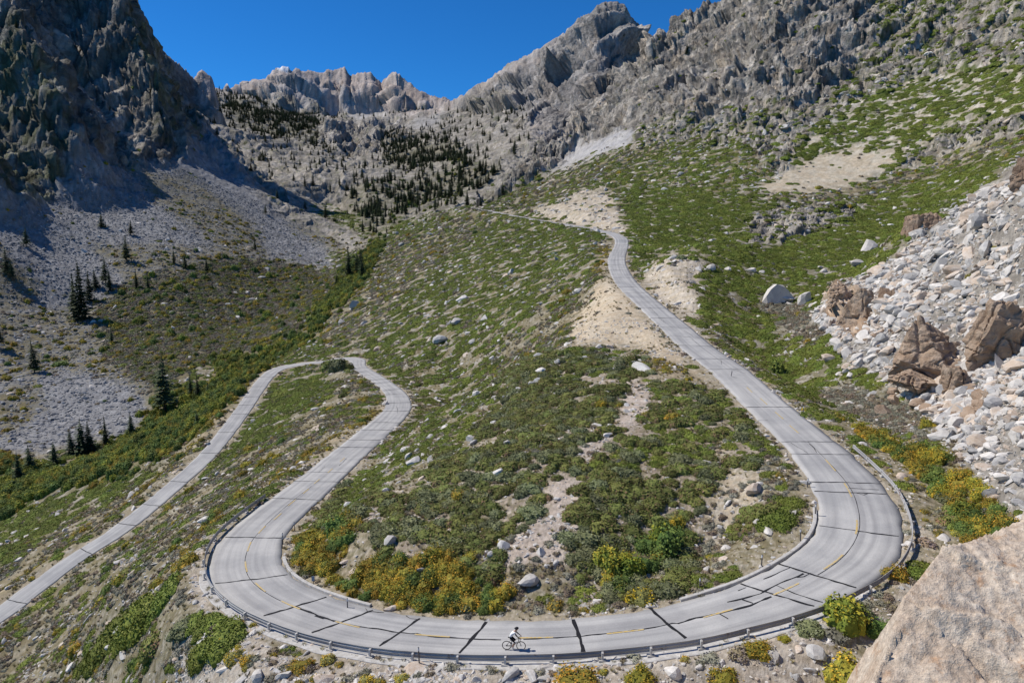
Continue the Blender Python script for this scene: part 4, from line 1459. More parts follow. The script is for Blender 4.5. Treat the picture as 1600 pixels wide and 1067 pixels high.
def name_all(items, describe):
    """items: (object, u, v, px, idx). Give each its own label by kind, place and size order."""
    by = {}
    for it in sorted(items, key=lambda t: -t[3]):
        base = describe(it[4], it[3])
        w = place_words(it[1], it[2])
        by.setdefault((base, w), []).append(it)
    def nth(k):
        return '%d%s' % (k, 'th' if 10 <= k % 100 <= 20 else {1: 'st', 2: 'nd', 3: 'rd'}.get(k % 10, 'th'))
    for (base, w), lst in by.items():
        if len(lst) == 1:
            lst[0][0]['label'] = '%s %s' % (base, w)
            continue
        for r, it in enumerate(lst[:10]):
            it[0]['label'] = '%s %s %s' % (RANK[r], base, w)
        for k, it in enumerate(sorted(lst[10:], key=lambda t: t[1])):
            it[0]['label'] = 'small %s, %s from left, %s' % (base, nth(k + 1), w)


def tag(o, label=None, cat=None, group=None, kind=None):
    if label:
        o['label'] = label
    if cat:
        o['category'] = cat
    if group:
        o['group'] = group
    if kind:
        o['kind'] = kind
    return o


def align(rotz, i, j, k):
    """euler angles of a plant turned by rotz and leaning with the slope by the share k"""
    n = np.stack([_nx[i, j] * k, _ny[i, j] * k, np.ones_like(_nx[i, j]) * 1.0], -1).astype(float)
    n[:, 2] = np.maximum(_nz[i, j], 0.35)
    n /= np.linalg.norm(n, axis=1)[:, None]
    c, s_ = np.cos(rotz), np.sin(rotz)
    x = np.stack([c, s_, np.zeros_like(c)], -1)
    x = x - n * (x * n).sum(1)[:, None]
    x /= np.linalg.norm(x, axis=1)[:, None]
    y = np.cross(n, x)
    return np.stack([np.arctan2(y[:, 2], n[:, 2]), -np.arcsin(np.clip(x[:, 2], -1, 1)), np.arctan2(x[:, 1], x[:, 0])], -1)


USED_LABEL = {}


def split_individuals(q, n_ind, name, meshes_list, cat, group, stuff_name, stuff_label, label_fn, zs, sink=0.08, idx_fn=None, flat=(0.9, 1.1), tiltamp=0.0, slope_k=0.35):
    px, u, v = screen_size(q)
    rng = q['rng']
    n = len(q['x'])
    idx = rng.integers(0, len(meshes_list), n) if idx_fn is None else idx_fn(q, rng)
    rot = rng.random(n) * 6.283
    asp = flat[0] + (flat[1] - flat[0]) * rng.random(n)
    scl = np.stack([q['s'] * (0.85 + 0.3 * rng.random(n)), q['s'] * (0.85 + 0.3 * rng.random(n)), q['s'] * asp * zs], 1)
    pos = np.stack([q['x'], q['y'], q['z'] - sink * q['s']], 1)
    tl = rng.normal(size=(n, 2)) * tiltamp
    rot3 = align(rot, q['i'], q['j'], slope_k)
    rot3[:, :2] += tl
    order = np.argsort(-px)
    ind = [k for k in order[:n_ind] if px[k] > 4.0]
    rest = np.ones(n, bool)
    rest[ind] = False
    off = ROFF[q['i'], q['j']]
    made = []
    for k in ind:
        o = bpy.data.objects.new(name, meshes_list[idx[k]])
        o.location = pos[k]
        o.rotation_euler = rot3[k]
        o.scale = scl[k]
        link(o)
        tag(o, None, cat, group)
        made.append((o, u[k], v[k], px[k], int(idx[k])))
    name_all(made, label_fn)
    if rest.any():
        o = scatter_object(stuff_name, meshes_list, pos[rest], rot3[rest], scl[rest], idx[rest])
        tag(o, stuff_label, cat, None, 'stuff')
    return len(ind), int(rest.sum())


def labeller(*words):
    return lambda idx, px: words[idx % len(words)]


grow = lambda a, b, r0=70.0: (lambda r: a + (b - a) * np.clip((r - r0) / 600.0, 0, 1))
counts = {}
q = sample(0, grow(0.95, 3.4), 0.7 * CL1 + 0.5 * CLP + 0.05, 1, gain=2.6, cover=1.5, cap=60000, maxr=1250)
counts['mat'] = split_individuals(q, 300, 'green_mat_shrub', KIND['mat'], 'shrub', 'low green mat shrubs', 'green_mat_cover', 'low bright green mat shrubs covering the slopes', labeller('green mat shrub'), 1.0, slope_k=0.9)
q = sample(1, grow(1.1, 2.2), 0.9 * CL1 + 0.34, 2, gain=2.6, cover=1.8, cap=30000, maxr=800)
counts['dark'] = split_individuals(q, 300, 'dark_shrub', KIND['dark'], 'shrub', 'dark olive shrubs', 'dark_shrub_cover', 'dark olive and brown shrubs crowding the ground', labeller('grey green shrub', 'dark olive shrub', 'dark olive shrub'), 1.0)
q = sample(2, grow(0.9, 2.2), 0.9 * CL1 + 0.25, 3, gain=3.0, cover=1.6, cap=20000, maxr=900, extra=np.where((edge < 4.5) & (ROFF < 0) & (RR < 95), 0, 1))
counts['autumn'] = split_individuals(q, 300, 'autumn_shrub', KIND['autumn'], 'shrub', 'autumn coloured shrubs', 'autumn_shrub_cover', 'olive and orange autumn shrubs growing in drifts', labeller('orange olive shrub', 'orange olive shrub', 'orange olive shrub', 'deep green upright shrub'), 1.0)
q = sample(3, grow(0.45, 1.6), 0.8 * CL1 + 0.35, 4, gain=2.0, cap=14000, maxr=900, minedge=0.1)
counts['yellow'] = split_individuals(q, 300, 'yellow_flower_bush', KIND['yellow'], 'bush', 'yellow flowering bushes', 'yellow_flower_cover', 'small yellow flowering bushes dotted over the slopes', labeller('yellow flowering bush'), 1.0)
q = sample(4, grow(0.45, 1.7), 0.9 * CL1 + 0.5, 5, gain=3.2, cap=50000, maxr=900, minedge=0.15)
counts['sage'] = split_individuals(q, 300, 'sage_bush', KIND['sage'], 'bush', 'grey sage bushes', 'sage_cover', 'grey sage and dry brown brush over the slopes', labeller('dry brown bush', 'grey sage bush'), 1.0)
q = sample(5, grow(1.3, 3.2, 150.0), 0.7 * CL1 + 0.45, 6, gain=1.9, cap=9000, maxr=1500, minedge=1.0)
counts['stream'] = split_individuals(q, 300, 'streamside_tree', KIND['stream'], 'tree', 'leafy trees along the stream', 'streamside_thicket', 'green and yellow willow thicket along the stream', labeller('yellow green leafy tree', 'deep green leafy tree'), 1.0)
# loose rocks
rk = PAR[..., 15]
talus = sstep(1.2, 2.0, rk)
ROCKSET = ROCKS + ROCKS_G + ROCKS_T
rock_words = lambda idx, px: 'tan boulder' if idx >= 8 else 'grey boulder' if idx >= 5 else 'white boulder'
q = sample(0, lambda r: 0.20 + 0.0019 * r, CL1 * 0 + 1, 7, plane=rk, gain=1.2, cap=60000, maxr=800, minedge=0.0, extra=(1 - talus) * (0.25 + 1.5 * sstep(0.0, 0.6, CL1)))
q['s'] *= 0.5 + 1.7 * q['rng'].random(len(q['s'])) ** 6
pick_mix = lambda q, rng: rng.choice(len(ROCKSET), len(q['x']), p=np.array([.14] * 5 + [.06] * 3 + [.04] * 3) / 1.0)
counts['rock'] = split_individuals(q, 240, 'boulder', ROCKSET, 'boulder', 'boulders lying among the shrubs', 'loose_stones', 'pale loose stones strewn between the shrubs',
                                   rock_words, 1.0, sink=0.22, idx_fn=pick_mix, flat=(0.7, 1.1), tiltamp=0.35)
q = sample(0, lambda r: 0.27 + 0.0015 * r, CL1 * 0 + 1, 8, plane=talus, gain=3.9, cap=42000, maxr=300, minedge=0.6, cover=2.4, extra=0.35 + 0.9 * sstep(-0.25, 0.35, CL2))
q['s'] *= 0.45 + 2.2 * q['rng'].random(len(q['s'])) ** 5
pick_t = lambda q, rng: rng.choice(len(ROCKSET), len(q['x']), p=np.array([.10] * 5 + [.09] * 3 + [.23 / 3] * 3))
counts['talus'] = split_individuals(q, 300, 'talus_block', ROCKSET, 'boulder', 'angular blocks of the talus slope', 'talus_rubble', 'white angular rubble of the steep talus slope',
                                    lambda idx, px: rock_words(idx, px).replace('boulder', 'angular block'), 1.0, sink=0.1, idx_fn=pick_t, flat=(0.6, 1.1), tiltamp=0.5)
# dry grass tufts and fine gravel on the near ground
def tuft_mesh(seed):
    rng = np.random.default_rng(seed)
    vs, fs = [], []
    for k in range(46):
        a = rng.random() * 6.283
        d = rng.random() * 0.35
        l = 0.5 + 0.6 * rng.random()
        bx, by = d * math.cos(a), d * math.sin(a)
        tx_, ty_ = bx + math.cos(a) * 0.5 * l + 0.1 * rng.normal(), by + math.sin(a) * 0.5 * l + 0.1 * rng.normal()
        b = len(vs)
        w = 0.05
        vs += [(bx - w * math.sin(a), by + w * math.cos(a), 0), (bx + w * math.sin(a), by - w * math.cos(a), 0), (tx_, ty_, l)]
        fs.append((b, b + 1, b + 2))
    me = bpy.data.meshes.new('grass_tuft')
    me.from_pydata(vs, [], fs)
    me.materials.append(M_GRASS)
    return me


TUFT = [tuft_mesh(500 + k) for k in range(3)]
soil = np.clip(PAR[..., 8:13].sum(-1), 0.12, 1) * (1 - talus)
q = sample(0, lambda r: 0.20 + 0.0014 * r, CL1 * 0 + 1, 31, plane=soil, gain=0.33, cap=40000, maxr=230, minedge=0.05, cover=1.0, extra=0.2 + 1.3 * sstep(-0.1, 0.5, CL1 * 0.6 - 0.4 * CL2))
o = scatter_object('dry_grass', TUFT, np.stack([q['x'], q['y'], q['z']], 1), q['rng'].random(len(q['x'])) * 6.28, np.stack([q['s'] * 1.1, q['s'] * 1.1, q['s'] * 0.9], 1), q['rng'].integers(0, 3, len(q['x'])))
tag(o, 'dry golden grass tufts between the shrubs', 'grass', None, 'stuff')
n1_ = len(q['x'])
grv = np.clip(rk * 0.8 + 0.25, 0, 1.2) * (1 - 0.7 * talus)
q = sample(0, lambda r: 0.055 + 0.0011 * r, CL1 * 0 + 1, 32, plane=grv, gain=0.30, cap=60000, maxr=150, minedge=0.05, cover=2.2, extra=0.3 + 1.4 * sstep(-0.1, 0.5, CL1 * 0.6 + 0.5 * CL2))
q['s'] *= 0.6 + 1.2 * q['rng'].random(len(q['s'])) ** 3
o = scatter_object('gravel', ROCKSET, np.stack([q['x'], q['y'], q['z']], 1), q['rng'].random(len(q['x'])) * 6.28, np.stack([q['s']] * 3, 1), pick_mix(q, q['rng']))
tag(o, 'small stones and gravel on bare ground near the road', 'gravel', None, 'stuff')

# scree of the far left slopes
scr = ((PAR[..., 0] < .225) & (PAR[..., 7] > 0.95) & (PAR[..., 6] < .003)).astype(np.float32) + 0.55 * ((PAR[..., 0] < .2) & (PAR[..., 7] > 0.82) & (PAR[..., 7] <= 0.95) & (PAR[..., 6] < .003))
q = sample(0, lambda r: 0.9 + 0.0 * r, CL1 * 0 + 1, 9, plane=scr, gain=0.6, cap=34000, maxr=1000, minedge=0.6, cover=2.4)
q['s'] *= 0.5 + 1.0 * q['rng'].random(len(q['s'])) ** 3
o = scatter_object('scree_stones', ROCKS_S, np.stack([q['x'], q['y'], q['z']], 1), q['rng'].random(len(q['x'])) * 6.28, np.stack([q['s']] * 3, 1), q['rng'].integers(0, 3, len(q['x'])))
tag(o, 'grey blocky scree on the far left slopes', 'scree', None, 'stuff')


# ------------------------------------------------------------------ conifers
tf = PAR[..., 14]
tp = sstep(-0.1, 0.45, fbm(AZ, LR, 60, 4, 0.6, off=300)) * sstep(0.0, 0.3, tf) + 0.06
ok = SEEN & (RR > 260) & (RR < 3300) & (edge > 6)
th = 17 + 0.0 * RR + 3 * sstep(900, 300, RR)
rng = np.random.default_rng(77)
p = np.clip(tf, 0, 1) * tp * AREA / (np.where(LAYER > 0, 60.0, 110.0)) * ok
p = p * np.clip(1.0 + STEEP * 0, 0, 1)
if p.sum() > 7000:
    p = p * (7000 / p.sum())
cnt = rng.poisson(p)
ii, jj = np.nonzero(cnt)
az = _az[ii] + (rng.random(len(ii)) - 0.5) * 0.0014
thh = th[ii, jj] * (0.55 + 0.75 * rng.random(len(ii)))
tx, ty, tz = pos_at(az, _lr[jj])
# trees that stand out in the photograph: base point, top row, distance guide comes from the ground itself
HERO = [(258, 642, 548, 'tallest shaggy conifer beside the stream, standing clear of the thicket', 3), (129, 500, 405, 'tall dark conifer in the cluster at the foot of the scree', 0),
        (118, 498, 425, 'slender conifer touching the tall cluster tree on its left', 2), (545, 436, 384, 'tall dark spire conifer alone where the stream leaves the woods', 0),
        (298, 620, 582, 'narrow conifer left of the pair in the streamside thicket', 2), (309, 622, 583, 'middle narrow conifer in the streamside thicket', 2),
        (325, 625, 595, 'right hand short conifer in the streamside thicket', 1), (128, 707, 650, 'tallest spruce of the row above the lower left thicket', 1),
        (112, 710, 668, 'spruce on the left side of the row above the thicket', 1), (140, 708, 655, 'broad spruce on the right side of the row above the thicket', 1),
        (166, 702, 648, 'lone spruce just right of the row above the thicket', 2), (205, 680, 642, 'rounded conifer at the edge of the scree', 1),
        (86, 724, 687, 'short spruce left of the row above the thicket', 1), (47, 735, 692, 'dark spruce beside the red shrubs at the left edge', 1),
        (310, 668, 640, 'small conifer low in the streamside thicket', 1), (176, 536, 508, 'small conifer on the brushy flat', 2), (198, 408, 366, 'conifer at the top of the brushy flat', 3),
        (290, 420, 396, 'stout conifer at the head of the brushy flat', 1), (322, 424, 402, 'conifer right of the stout one at the head of the flat', 1),
        (272, 412, 386, 'slim conifer at the head of the brushy flat', 2), (398, 392, 370, 'lone conifer on the pale scree tongue', 2), (165, 445, 400, 'conifer behind the dark cluster', 3),
        (150, 450, 418, 'bushy conifer beside the dark cluster', 1), (172, 455, 418, 'conifer on the right of the dark cluster', 0), (140, 470, 420, 'conifer within the dark cluster', 0),
        (12, 430, 385, 'shaggy conifer on the scree at the left edge', 3), (40, 385, 352, 'conifer on the scree near the left edge', 3), (20, 440, 405, 'lower shaggy conifer at the left edge of the scree', 4),
        (1212, 580, 560, 'small dark juniper beside the right leg of the road', 1), (214, 450, 420, 'thin conifer on the upper flat', 2), (232, 452, 424, 'second thin conifer on the upper flat', 2),
        (160, 296 + 60, 330, 'dark tree on the open scree', 1), (205, 368, 342, 'tree beside the scree boulders', 3), (527, 447, 425, 'round dark tree left of the spire conifer', 1)]


GROUND_N = []


def ground_at(u, v):
    """nearest visible ground point seen at a picture point"""
    a, b = ray(u, v)
    azr = math.atan(float(a))
    i = int(np.argmin(np.abs(_az - azr)))
    col = VIS[i]
    k = np.argmin(np.where(col, np.abs(V1[i] - v) + np.abs(U1[i] - u) * 0.3, 1e9))
    GROUND_N.append((float(_nx[i, k]), float(_ny[i, k]), float(_nz[i, k])))
    return X[i, k], Y[i, k], Z[i, k]


def add_tree(x, y, z, h, var, label, rz, group='conifers'):
    e = bpy.data.objects.new('conifer_tree', None)
    e.location = (x, y, z - 0.2)
    e.rotation_euler = (0, 0, rz)
    e.scale = (h, h, h)
    e.empty_display_size = 0.1
    link(e)
    tag(e, label, 'tree', group)
    for nm, me in zip(('trunk', 'crown'), CONIF[var]):
        c = bpy.data.objects.new(nm, me)
        link(c)
        c.parent = e
    return e


for u, v, vt, lab, var in HERO:
    x, y, z = ground_at(u, v)
    a, b = ray(u, vt)
    h = b * y - z
    add_tree(x, y, z, max(2.5, h), var, lab, rng.random() * 6.28, 'conifers that stand out')
dep = ty * CP - tz * SP
uu, vv = project(tx, ty, tz)
px = np.where((uu > 0) & (uu < 1600) & (vv > 0) & (vv < 1067), thh * FPX / dep, 0)
order = np.argsort(-px)
ind = set(order[:262].tolist())
made = []
for k in order[:262]:
    e = add_tree(tx[k], ty[k], tz[k], thh[k], int(rng.integers(0, 5)), '', rng.random() * 6.28)
    made.append((e, uu[k], vv[k], px[k], 0))
name_all(made, lambda idx, px: 'dark conifer')
rest = np.array([k not in ind for k in range(len(tx))])
joined = []
for k in range(5):
    tr, cr = CONIF[k]
    bm = bmesh.new()
    bm.from_mesh(tr)
    bm.from_mesh(cr)
    me = bpy.data.meshes.new('conifer')
    bm.to_mesh(me)
    bm.free()
    me.materials.append(M_BARK)
    me.materials.append(M_CON)
    nt_ = len(tr.polygons)
    mi = np.ones(len(me.polygons), np.int32)
    mi[:nt_] = 0
    me.polygons.foreach_set('material_index', mi)
    joined.append(me)
n = int(rest.sum())
o = scatter_object('conifer_forest', joined, np.stack([tx, ty, tz - 0.2], 1)[rest], rng.random(n) * 6.28,
                   np.stack([thh] * 3, 1)[rest], rng.integers(0, 5, n))
tag(o, 'dark conifer forest of the upper valley', 'forest', None, 'stuff')

# ------------------------------------------------------------------ outcrops and single rocks that stand out
from mathutils import noise as mn

M_BROWN = rock_material('brown_weathered_rock', (.31, .215, .145), (.44, .34, .255), (.17, .115, .08), 0.5)
M_BROWND = rock_material('dark_brown_rock', (.24, .16, .11), (.36, .27, .20), (.12, .09, .07), 0.5)
for _m in (M_BROWN, M_BROWND):
    for _n in _m.node_tree.nodes:
        if _n.type == 'BUMP':
            _n.inputs['Distance'].default_value = 0.35
            _n.inputs['Strength'].default_value = 0.8


def outcrop_mesh(name, mat, seed, size, cuts=20, sub=5, rough=0.11, freq=1.7, cracks=0.17):
    """a big angular mass: facets by cutting planes, then broken by vertical clefts and fractal roughness"""
    rng = np.random.default_rng(seed)
    bm = bmesh.new()
    bmesh.ops.create_icosphere(bm, subdivisions=sub, radius=1.0)
    co = np.array([v.co for v in bm.verts])
    co = co / (np.sum(np.abs(co) ** 5, axis=1) ** 0.2)[:, None] * 0.88
    for k in range(cuts):
        n = rng.normal(size=3)
        n[2] *= 0.6
        n /= np.linalg.norm(n)
        d = 0.50 + 0.40 * rng.random()
        qv = co @ n - d
        co -= np.where(qv > 0, qv, 0)[:, None] * n
    sx, sy, sz = size
    sc = np.array([sx, sy, sz])
    m = float(np.mean(size))
    for i, v in enumerate(bm.verts):
        c = co[i]
        p = Vector(c * sc / m)
        r = mn.ridged_multi_fractal(p * freq + Vector((seed, 0, 0)), 0.9, 2.1, 6, 1.0, 2.0) - 1.1
        cr = abs(mn.noise(Vector((p.x * 2.2 + seed, p.y * 2.2, p.z * 0.55))))
        cr2 = abs(mn.noise(Vector((p.x * 1.1 - seed, p.y * 1.1, p.z * 3.4))))
        f = 1 + rough * r - cracks * max(0, 1 - cr * 9) - cracks * 0.6 * max(0, 1 - cr2 * 9)
        f += 0.16 * (mn.voronoi(p * 2.0 + Vector((seed, 3, 1)))[0][0] - 0.45) + 0.07 * (mn.voronoi(p * 5.0)[0][0] - 0.45)
        v.co = Vector(c * sc * f)
    me = bpy.data.meshes.new(name)
    bm.to_mesh(me)
    bm.free()
    me.materials.append(mat)
    return me


# picture box (u0, v0, u1, v1), distance, depth factor, material, seed, name, label, category
OUTC = [
    ((1388, 492, 1500, 618), 92, 0.8, M_BROWN, 11, 'rock_outcrop', 'large brown outcrop left of the dark cleft on the talus slope'),
    ((1470, 570, 1520, 640), 84, 0.8, M_BROWN, 12, 'rock_outcrop', 'low brown rock at the foot of the dark cleft'),
    ((1512, 470, 1610, 610), 86, 0.8, M_BROWN, 13, 'rock_outcrop', 'tall brown outcrop right of the dark cleft at the right edge'),
    ((1395, 580, 1470, 612), 89, 0.9, M_BROWN, 14, 'rock_outcrop', 'low tan ledge jutting left from the large brown outcrop'),
    ((1318, 448, 1375, 528), 124, 0.8, M_BROWN, 15, 'rock_outcrop', 'small upright brown outcrop at the left tip of the talus'),
    ((1292, 440, 1330, 478), 134, 0.8, M_BROWN, 16, 'rock_outcrop', 'knobbly tan rock just left of the small brown outcrop'),
    ((1408, 335, 1452, 412), 138, 0.8, M_BROWND, 17, 'rock_outcrop', 'pointed dark brown crag on the skyline of the talus'),
    ((1440, 328, 1485, 372), 136, 0.8, M_BROWND, 18, 'rock_outcrop', 'broken brown crag behind the pointed one'),
    ((1578, 246, 1625, 300), 118, 0.8, M_BROWND, 19, 'rock_outcrop', 'dark brown crag at the top of the talus by the right edge'),
    ((1590, 365, 1640, 470), 102, 0.8, M_BROWN, 20, 'rock_outcrop', 'tan rock wall cut by the right edge of the picture'),
    ((1375, 450, 1392, 510), 122, 0.8, M_BROWND, 21, 'rock_outcrop', 'narrow grey brown slab right of the small brown outcrop'),
]
BROWNSET = [rock_mesh('fallen_block', M_BROWN, 380 + k, 10, 2, 0.8) for k in range(3)]
FALLEN = []
for (u0_, v0_, u1_, v1_), Yd, df, mat, sd, nm, lab in OUTC:
    a = at(u0_, (v0_ + v1_) / 2, Yd)
    b = at(u1_, (v0_ + v1_) / 2, Yd)
    t_ = at((u0_ + u1_) / 2, v0_, Yd)
    c_ = at((u0_ + u1_) / 2, v1_, Yd)
    w = (b[0] - a[0]) / 2 * 1.12
    h = (t_[2] - c_[2]) / 2 * 1.15
    me = outcrop_mesh(nm, mat, sd, (w, max(w, h) * df, h), sub=6 if u1_ - u0_ > 70 else 5)
    o = link(bpy.data.objects.new(nm, me))
    cy_ = Yd + max(w, h) * df * 0.35
    pc = at((u0_ + u1_) / 2, (v0_ + v1_) / 2, cy_)
    o.location = (pc[0], pc[1], pc[2] - 0.08 * h)
    o.rotation_euler = (0, 0, 0.2 * math.sin(sd))
    tag(o, lab, 'rock outcrop', 'brown outcrops of the talus slope')
    rg_ = random.Random(sd)
    for kk in range(7):
        uu_ = u0_ + (u1_ - u0_) * rg_.uniform(-0.15, 1.15)
        vv_ = v1_ + (v1_ - v0_) * rg_.uniform(-0.10, 0.30)
        if uu_ > 1598:
            continue
        x, y, z = (float(t) for t in ground_at(uu_, vv_))
        ss = rg_.uniform(0.5, 1.3) * (u1_ - u0_) / 100
        ss = max(0.35, min(1.3, ss))
        ob = bpy.data.objects.new('fallen_block', BROWNSET[kk % 3])
        ob.location = (x, y, z + 0.1)
        ob.rotation_euler = (rg_.uniform(-.5, .5), rg_.uniform(-.5, .5), rg_.uniform(0, 6))
        ob.scale = (ss, ss * 0.9, ss)
        link(ob)
        tag(ob, None, 'boulder', 'fallen brown blocks under the outcrops')
        FALLEN.append((ob, uu_, vv_, ss, 0))

name_all(FALLEN, lambda idx, px: 'fallen brown block')

# boulders seen one by one: centre u, base v, width px, material set, label
HB = [
    (1219, 478, 44, 0, 'massive flat topped white boulder, left one of the two big boulders'),
    (1259, 478, 28, 1, 'white boulder with a shaded side, right one of the two big boulders'),
    (1228, 474, 26, 2, 'flat pale slab leaning between the two big boulders'),
    (1354, 397, 34, 0, 'lone white boulder on the green slope above the talus tip'),
    (1384, 391, 18, 3, 'small white slab just right of the lone white boulder'),
    (1338, 419, 26, 2, 'long pale slab left of the talus top'),
    (1110, 422, 18, 0, 'white boulder at the top of the pale road cut'), (1137, 426, 14, 1, 'white block second in the line above the road cut'),
    (1093, 425, 16, 5, 'grey block at the left of the line above the road cut'), (1172, 427, 13, 2, 'white block at the right end of the line above the road cut'),
    (1191, 428, 11, 6, 'dark grey block ending the line above the road cut'), (1286, 427, 10, 0, 'small white block alone on the green slope'),
    (825, 916, 32, 0, 'round pale boulder with a tan stain above the cyclist'), (843, 866, 17, 1, 'upright white boulder with a hole in the gully'),
    (772, 870, 19, 5, 'rounded grey boulder low in the gully'), (788, 860, 22, 6, 'broad grey boulder behind the rounded one'),
    (780, 846, 13, 0, 'small white boulder topping the gully stones'), (869, 882, 14, 2, 'small white boulder right of the gully'),
    (868, 838, 10, 3, 'white stone in the middle of the gully'), (614, 850, 24, 0, 'slanted white boulder above the autumn shrubs'),
    (782, 744, 26, 1, 'shaded white boulder alone in the dark shrubs'), (648, 727, 22, 0, 'white boulder at the right of the leg side cluster'),
    (660, 716, 15, 2, 'upright white boulder topping the cluster'), (638, 718, 16, 3, 'pale boulder in the middle of the cluster'),
    (605, 770, 16, 1, 'white boulder by the edge of the island shrubs'), (606, 724, 13, 0, 'white boulder beside the left leg'),
    (740, 697, 20, 5, 'tall grey boulder near the head of the cluster'), (735, 690, 15, 0, 'white boulder behind the tall grey one'),
    (775, 668, 20, 1, 'pale boulder right of the spur crest rocks'), (745, 620, 16, 0, 'oval white boulder on the spur crest'),
    (842, 586, 22, 0, 'white boulder on top of the spur'), (839, 600, 16, 6, 'grey boulder below the white one on the spur'),
    (806, 640, 14, 2, 'pale boulder between cushions of the spur'), (870, 571, 12, 3, 'small white boulder at the right of the spur top'),
    (952, 618, 16, 0, 'white boulder among the shrubs near the gully head'), (951, 684, 16, 2, 'white boulder beside the gully head'),
    (1003, 584, 34, 0, 'broad low white slab below the sandy turnout'),
    (1180, 774, 24, 8, 'cream boulder on the sandy patch near the right leg'), (1187, 757, 12, 0, 'small white boulder above the cream one'),
    (1184, 818, 14, 1, 'upright white boulder below the sandy patch'), (1200, 834, 22, 0, 'low white boulder beside the green shrub'),
    (1083, 856, 12, 2, 'white stone at the foot of the sandy patch'), (1105, 893, 13, 0, 'white boulder near the inner kerb'),
    (1052, 1056, 24, 0, 'round white boulder below the guardrail'), (797, 1062, 30, 5, 'angular grey white boulder below the cyclist'),
    (830, 1063, 22, 0, 'white block right of the angular boulder'), (848, 1065, 16, 2, 'pale block at the bottom edge'),
    (1276, 1030, 30, 6, 'long grey slab lying below the bend'), (1265, 1050, 18, 5, 'grey boulder under the long slab'), (1243, 1062, 14, 6, 'small grey boulder at the bottom edge'),
    (1198, 1036, 16, 5, 'bluish grey boulder in the rubble'), (1213, 1033, 10, 0, 'small white boulder in the rubble'), (1237, 1026, 11, 1, 'white boulder left of the long slab'),
    (1092, 1043, 11, 0, 'small white stone in the sandy rubble'), (720, 1062, 12, 5, 'grey stone by the bottom edge'), (745, 1064, 14, 0, 'white stone by the bottom edge'),
    (370, 1033, 10, 1, 'small white stone right of the yellow bush clump'), (443, 1014, 14, 0, 'white stone right of the yellow bushes'), (478, 998 + 26, 11, 5, 'grey stone in the rubble'),
    (192, 1030, 18, 0, 'smooth white boulder at the edge of the long green mat'), (174, 980, 16, 8, 'pale tan boulder above the lower lobe of the long green mat'), (405, 1060, 26, 0, 'broad pale boulder at the bottom of the slope'),
    (306, 942, 12, 1, 'white rock below the left end of the bend'), (205, 778, 14, 0, 'white boulder by the lower road'), (203, 785, 10, 2, 'pale stone below the boulder by the lower road'),
    (102, 830, 9, 0, 'white stone on the slope left of the lower road'), (340, 742, 10, 1, 'pale boulder right of the lower road'),
    (320, 818, 18, 0, 'white rock pair on the slope between the two left legs'), (310, 830, 14, 2, 'smaller white rock of the pair on the slope'),
    (558, 482, 20, 0, 'white boulder high on the open hillside'), (535, 510, 22, 5, 'pale grey rock on the open hillside'), (690, 536, 24, 6, 'grey flat outcrop stone on the mid hillside'),
    (712, 508, 22, 0, 'white slab on the mid hillside'), (757, 502, 16, 1, 'white slab right of the longer one'), (845, 478, 10, 2, 'small white upright stone on the hillside'),
    (905, 458, 14, 0, 'grey white boulder left of the turnout'), (722, 472, 18, 0, 'pale boulder on the upper hillside'), (800, 428, 14, 1, 'white boulder on the upper hillside'),
    (1500, 668, 30, 0, 'big flat white boulder at the foot of the talus'), (1480, 664, 22, 5, 'grey boulder at the talus foot'), (1470, 690, 30, 0, 'low white boulder nearest the autumn shrubs'),
    (1328, 590, 16, 0, 'white boulder left of the brown outcrop'), (1295, 566, 20, 8, 'tan boulder on the low rocks left of the outcrop'), (1312, 588, 14, 2, 'pale boulder beside the tan one'),
    (1345, 572, 22, 1, 'white block at the left foot of the talus'), (1385, 598, 20, 0, 'pale boulder at the foot of the large outcrop'),
    (1322, 586, 12, 3, 'small pale boulder on the brush flat'), (1560, 640, 34, 5, 'large grey white block low on the talus'), (1590, 610, 30, 0, 'large white block at the right edge'),
    (1545, 720, 26, 1, 'pale block on the lower talus'), (1540, 400, 34, 5, 'large grey block high on the talus'), (1490, 432, 30, 8, 'tan block in the middle of the talus'),
    (1535, 352, 36, 5, 'big pale grey block near the talus top'), (1470, 400, 26, 0, 'white block under the talus skyline'), (1563, 480, 28, 1, 'pale leaning block above the tall outcrop'),
]
for n_, (u, vb, w, mi, lab) in enumerate(HB):
    x, y, z = ground_at(u, vb - w * 0.15)
    x, y, z = float(x), float(y), float(z)
    s = w / 2 / FPX * (y * CP - z * SP) * 1.05
    o = bpy.data.objects.new('boulder', ROCKSET[mi % len(ROCKSET)])
    o.location = (x, y, z + 0.2 * s)
    o.rotation_euler = (0.25 * math.sin(n_ * 1.7), 0.2 * math.cos(n_ * 2.3), n_ * 1.37)
    o.scale = (s, s * 0.9, s * (1.7 if n_ < 2 else 1.2 + 0.3 * math.sin(n_ * 3.1)))
    link(o)
    tag(o, lab, 'boulder', 'boulders that stand out')

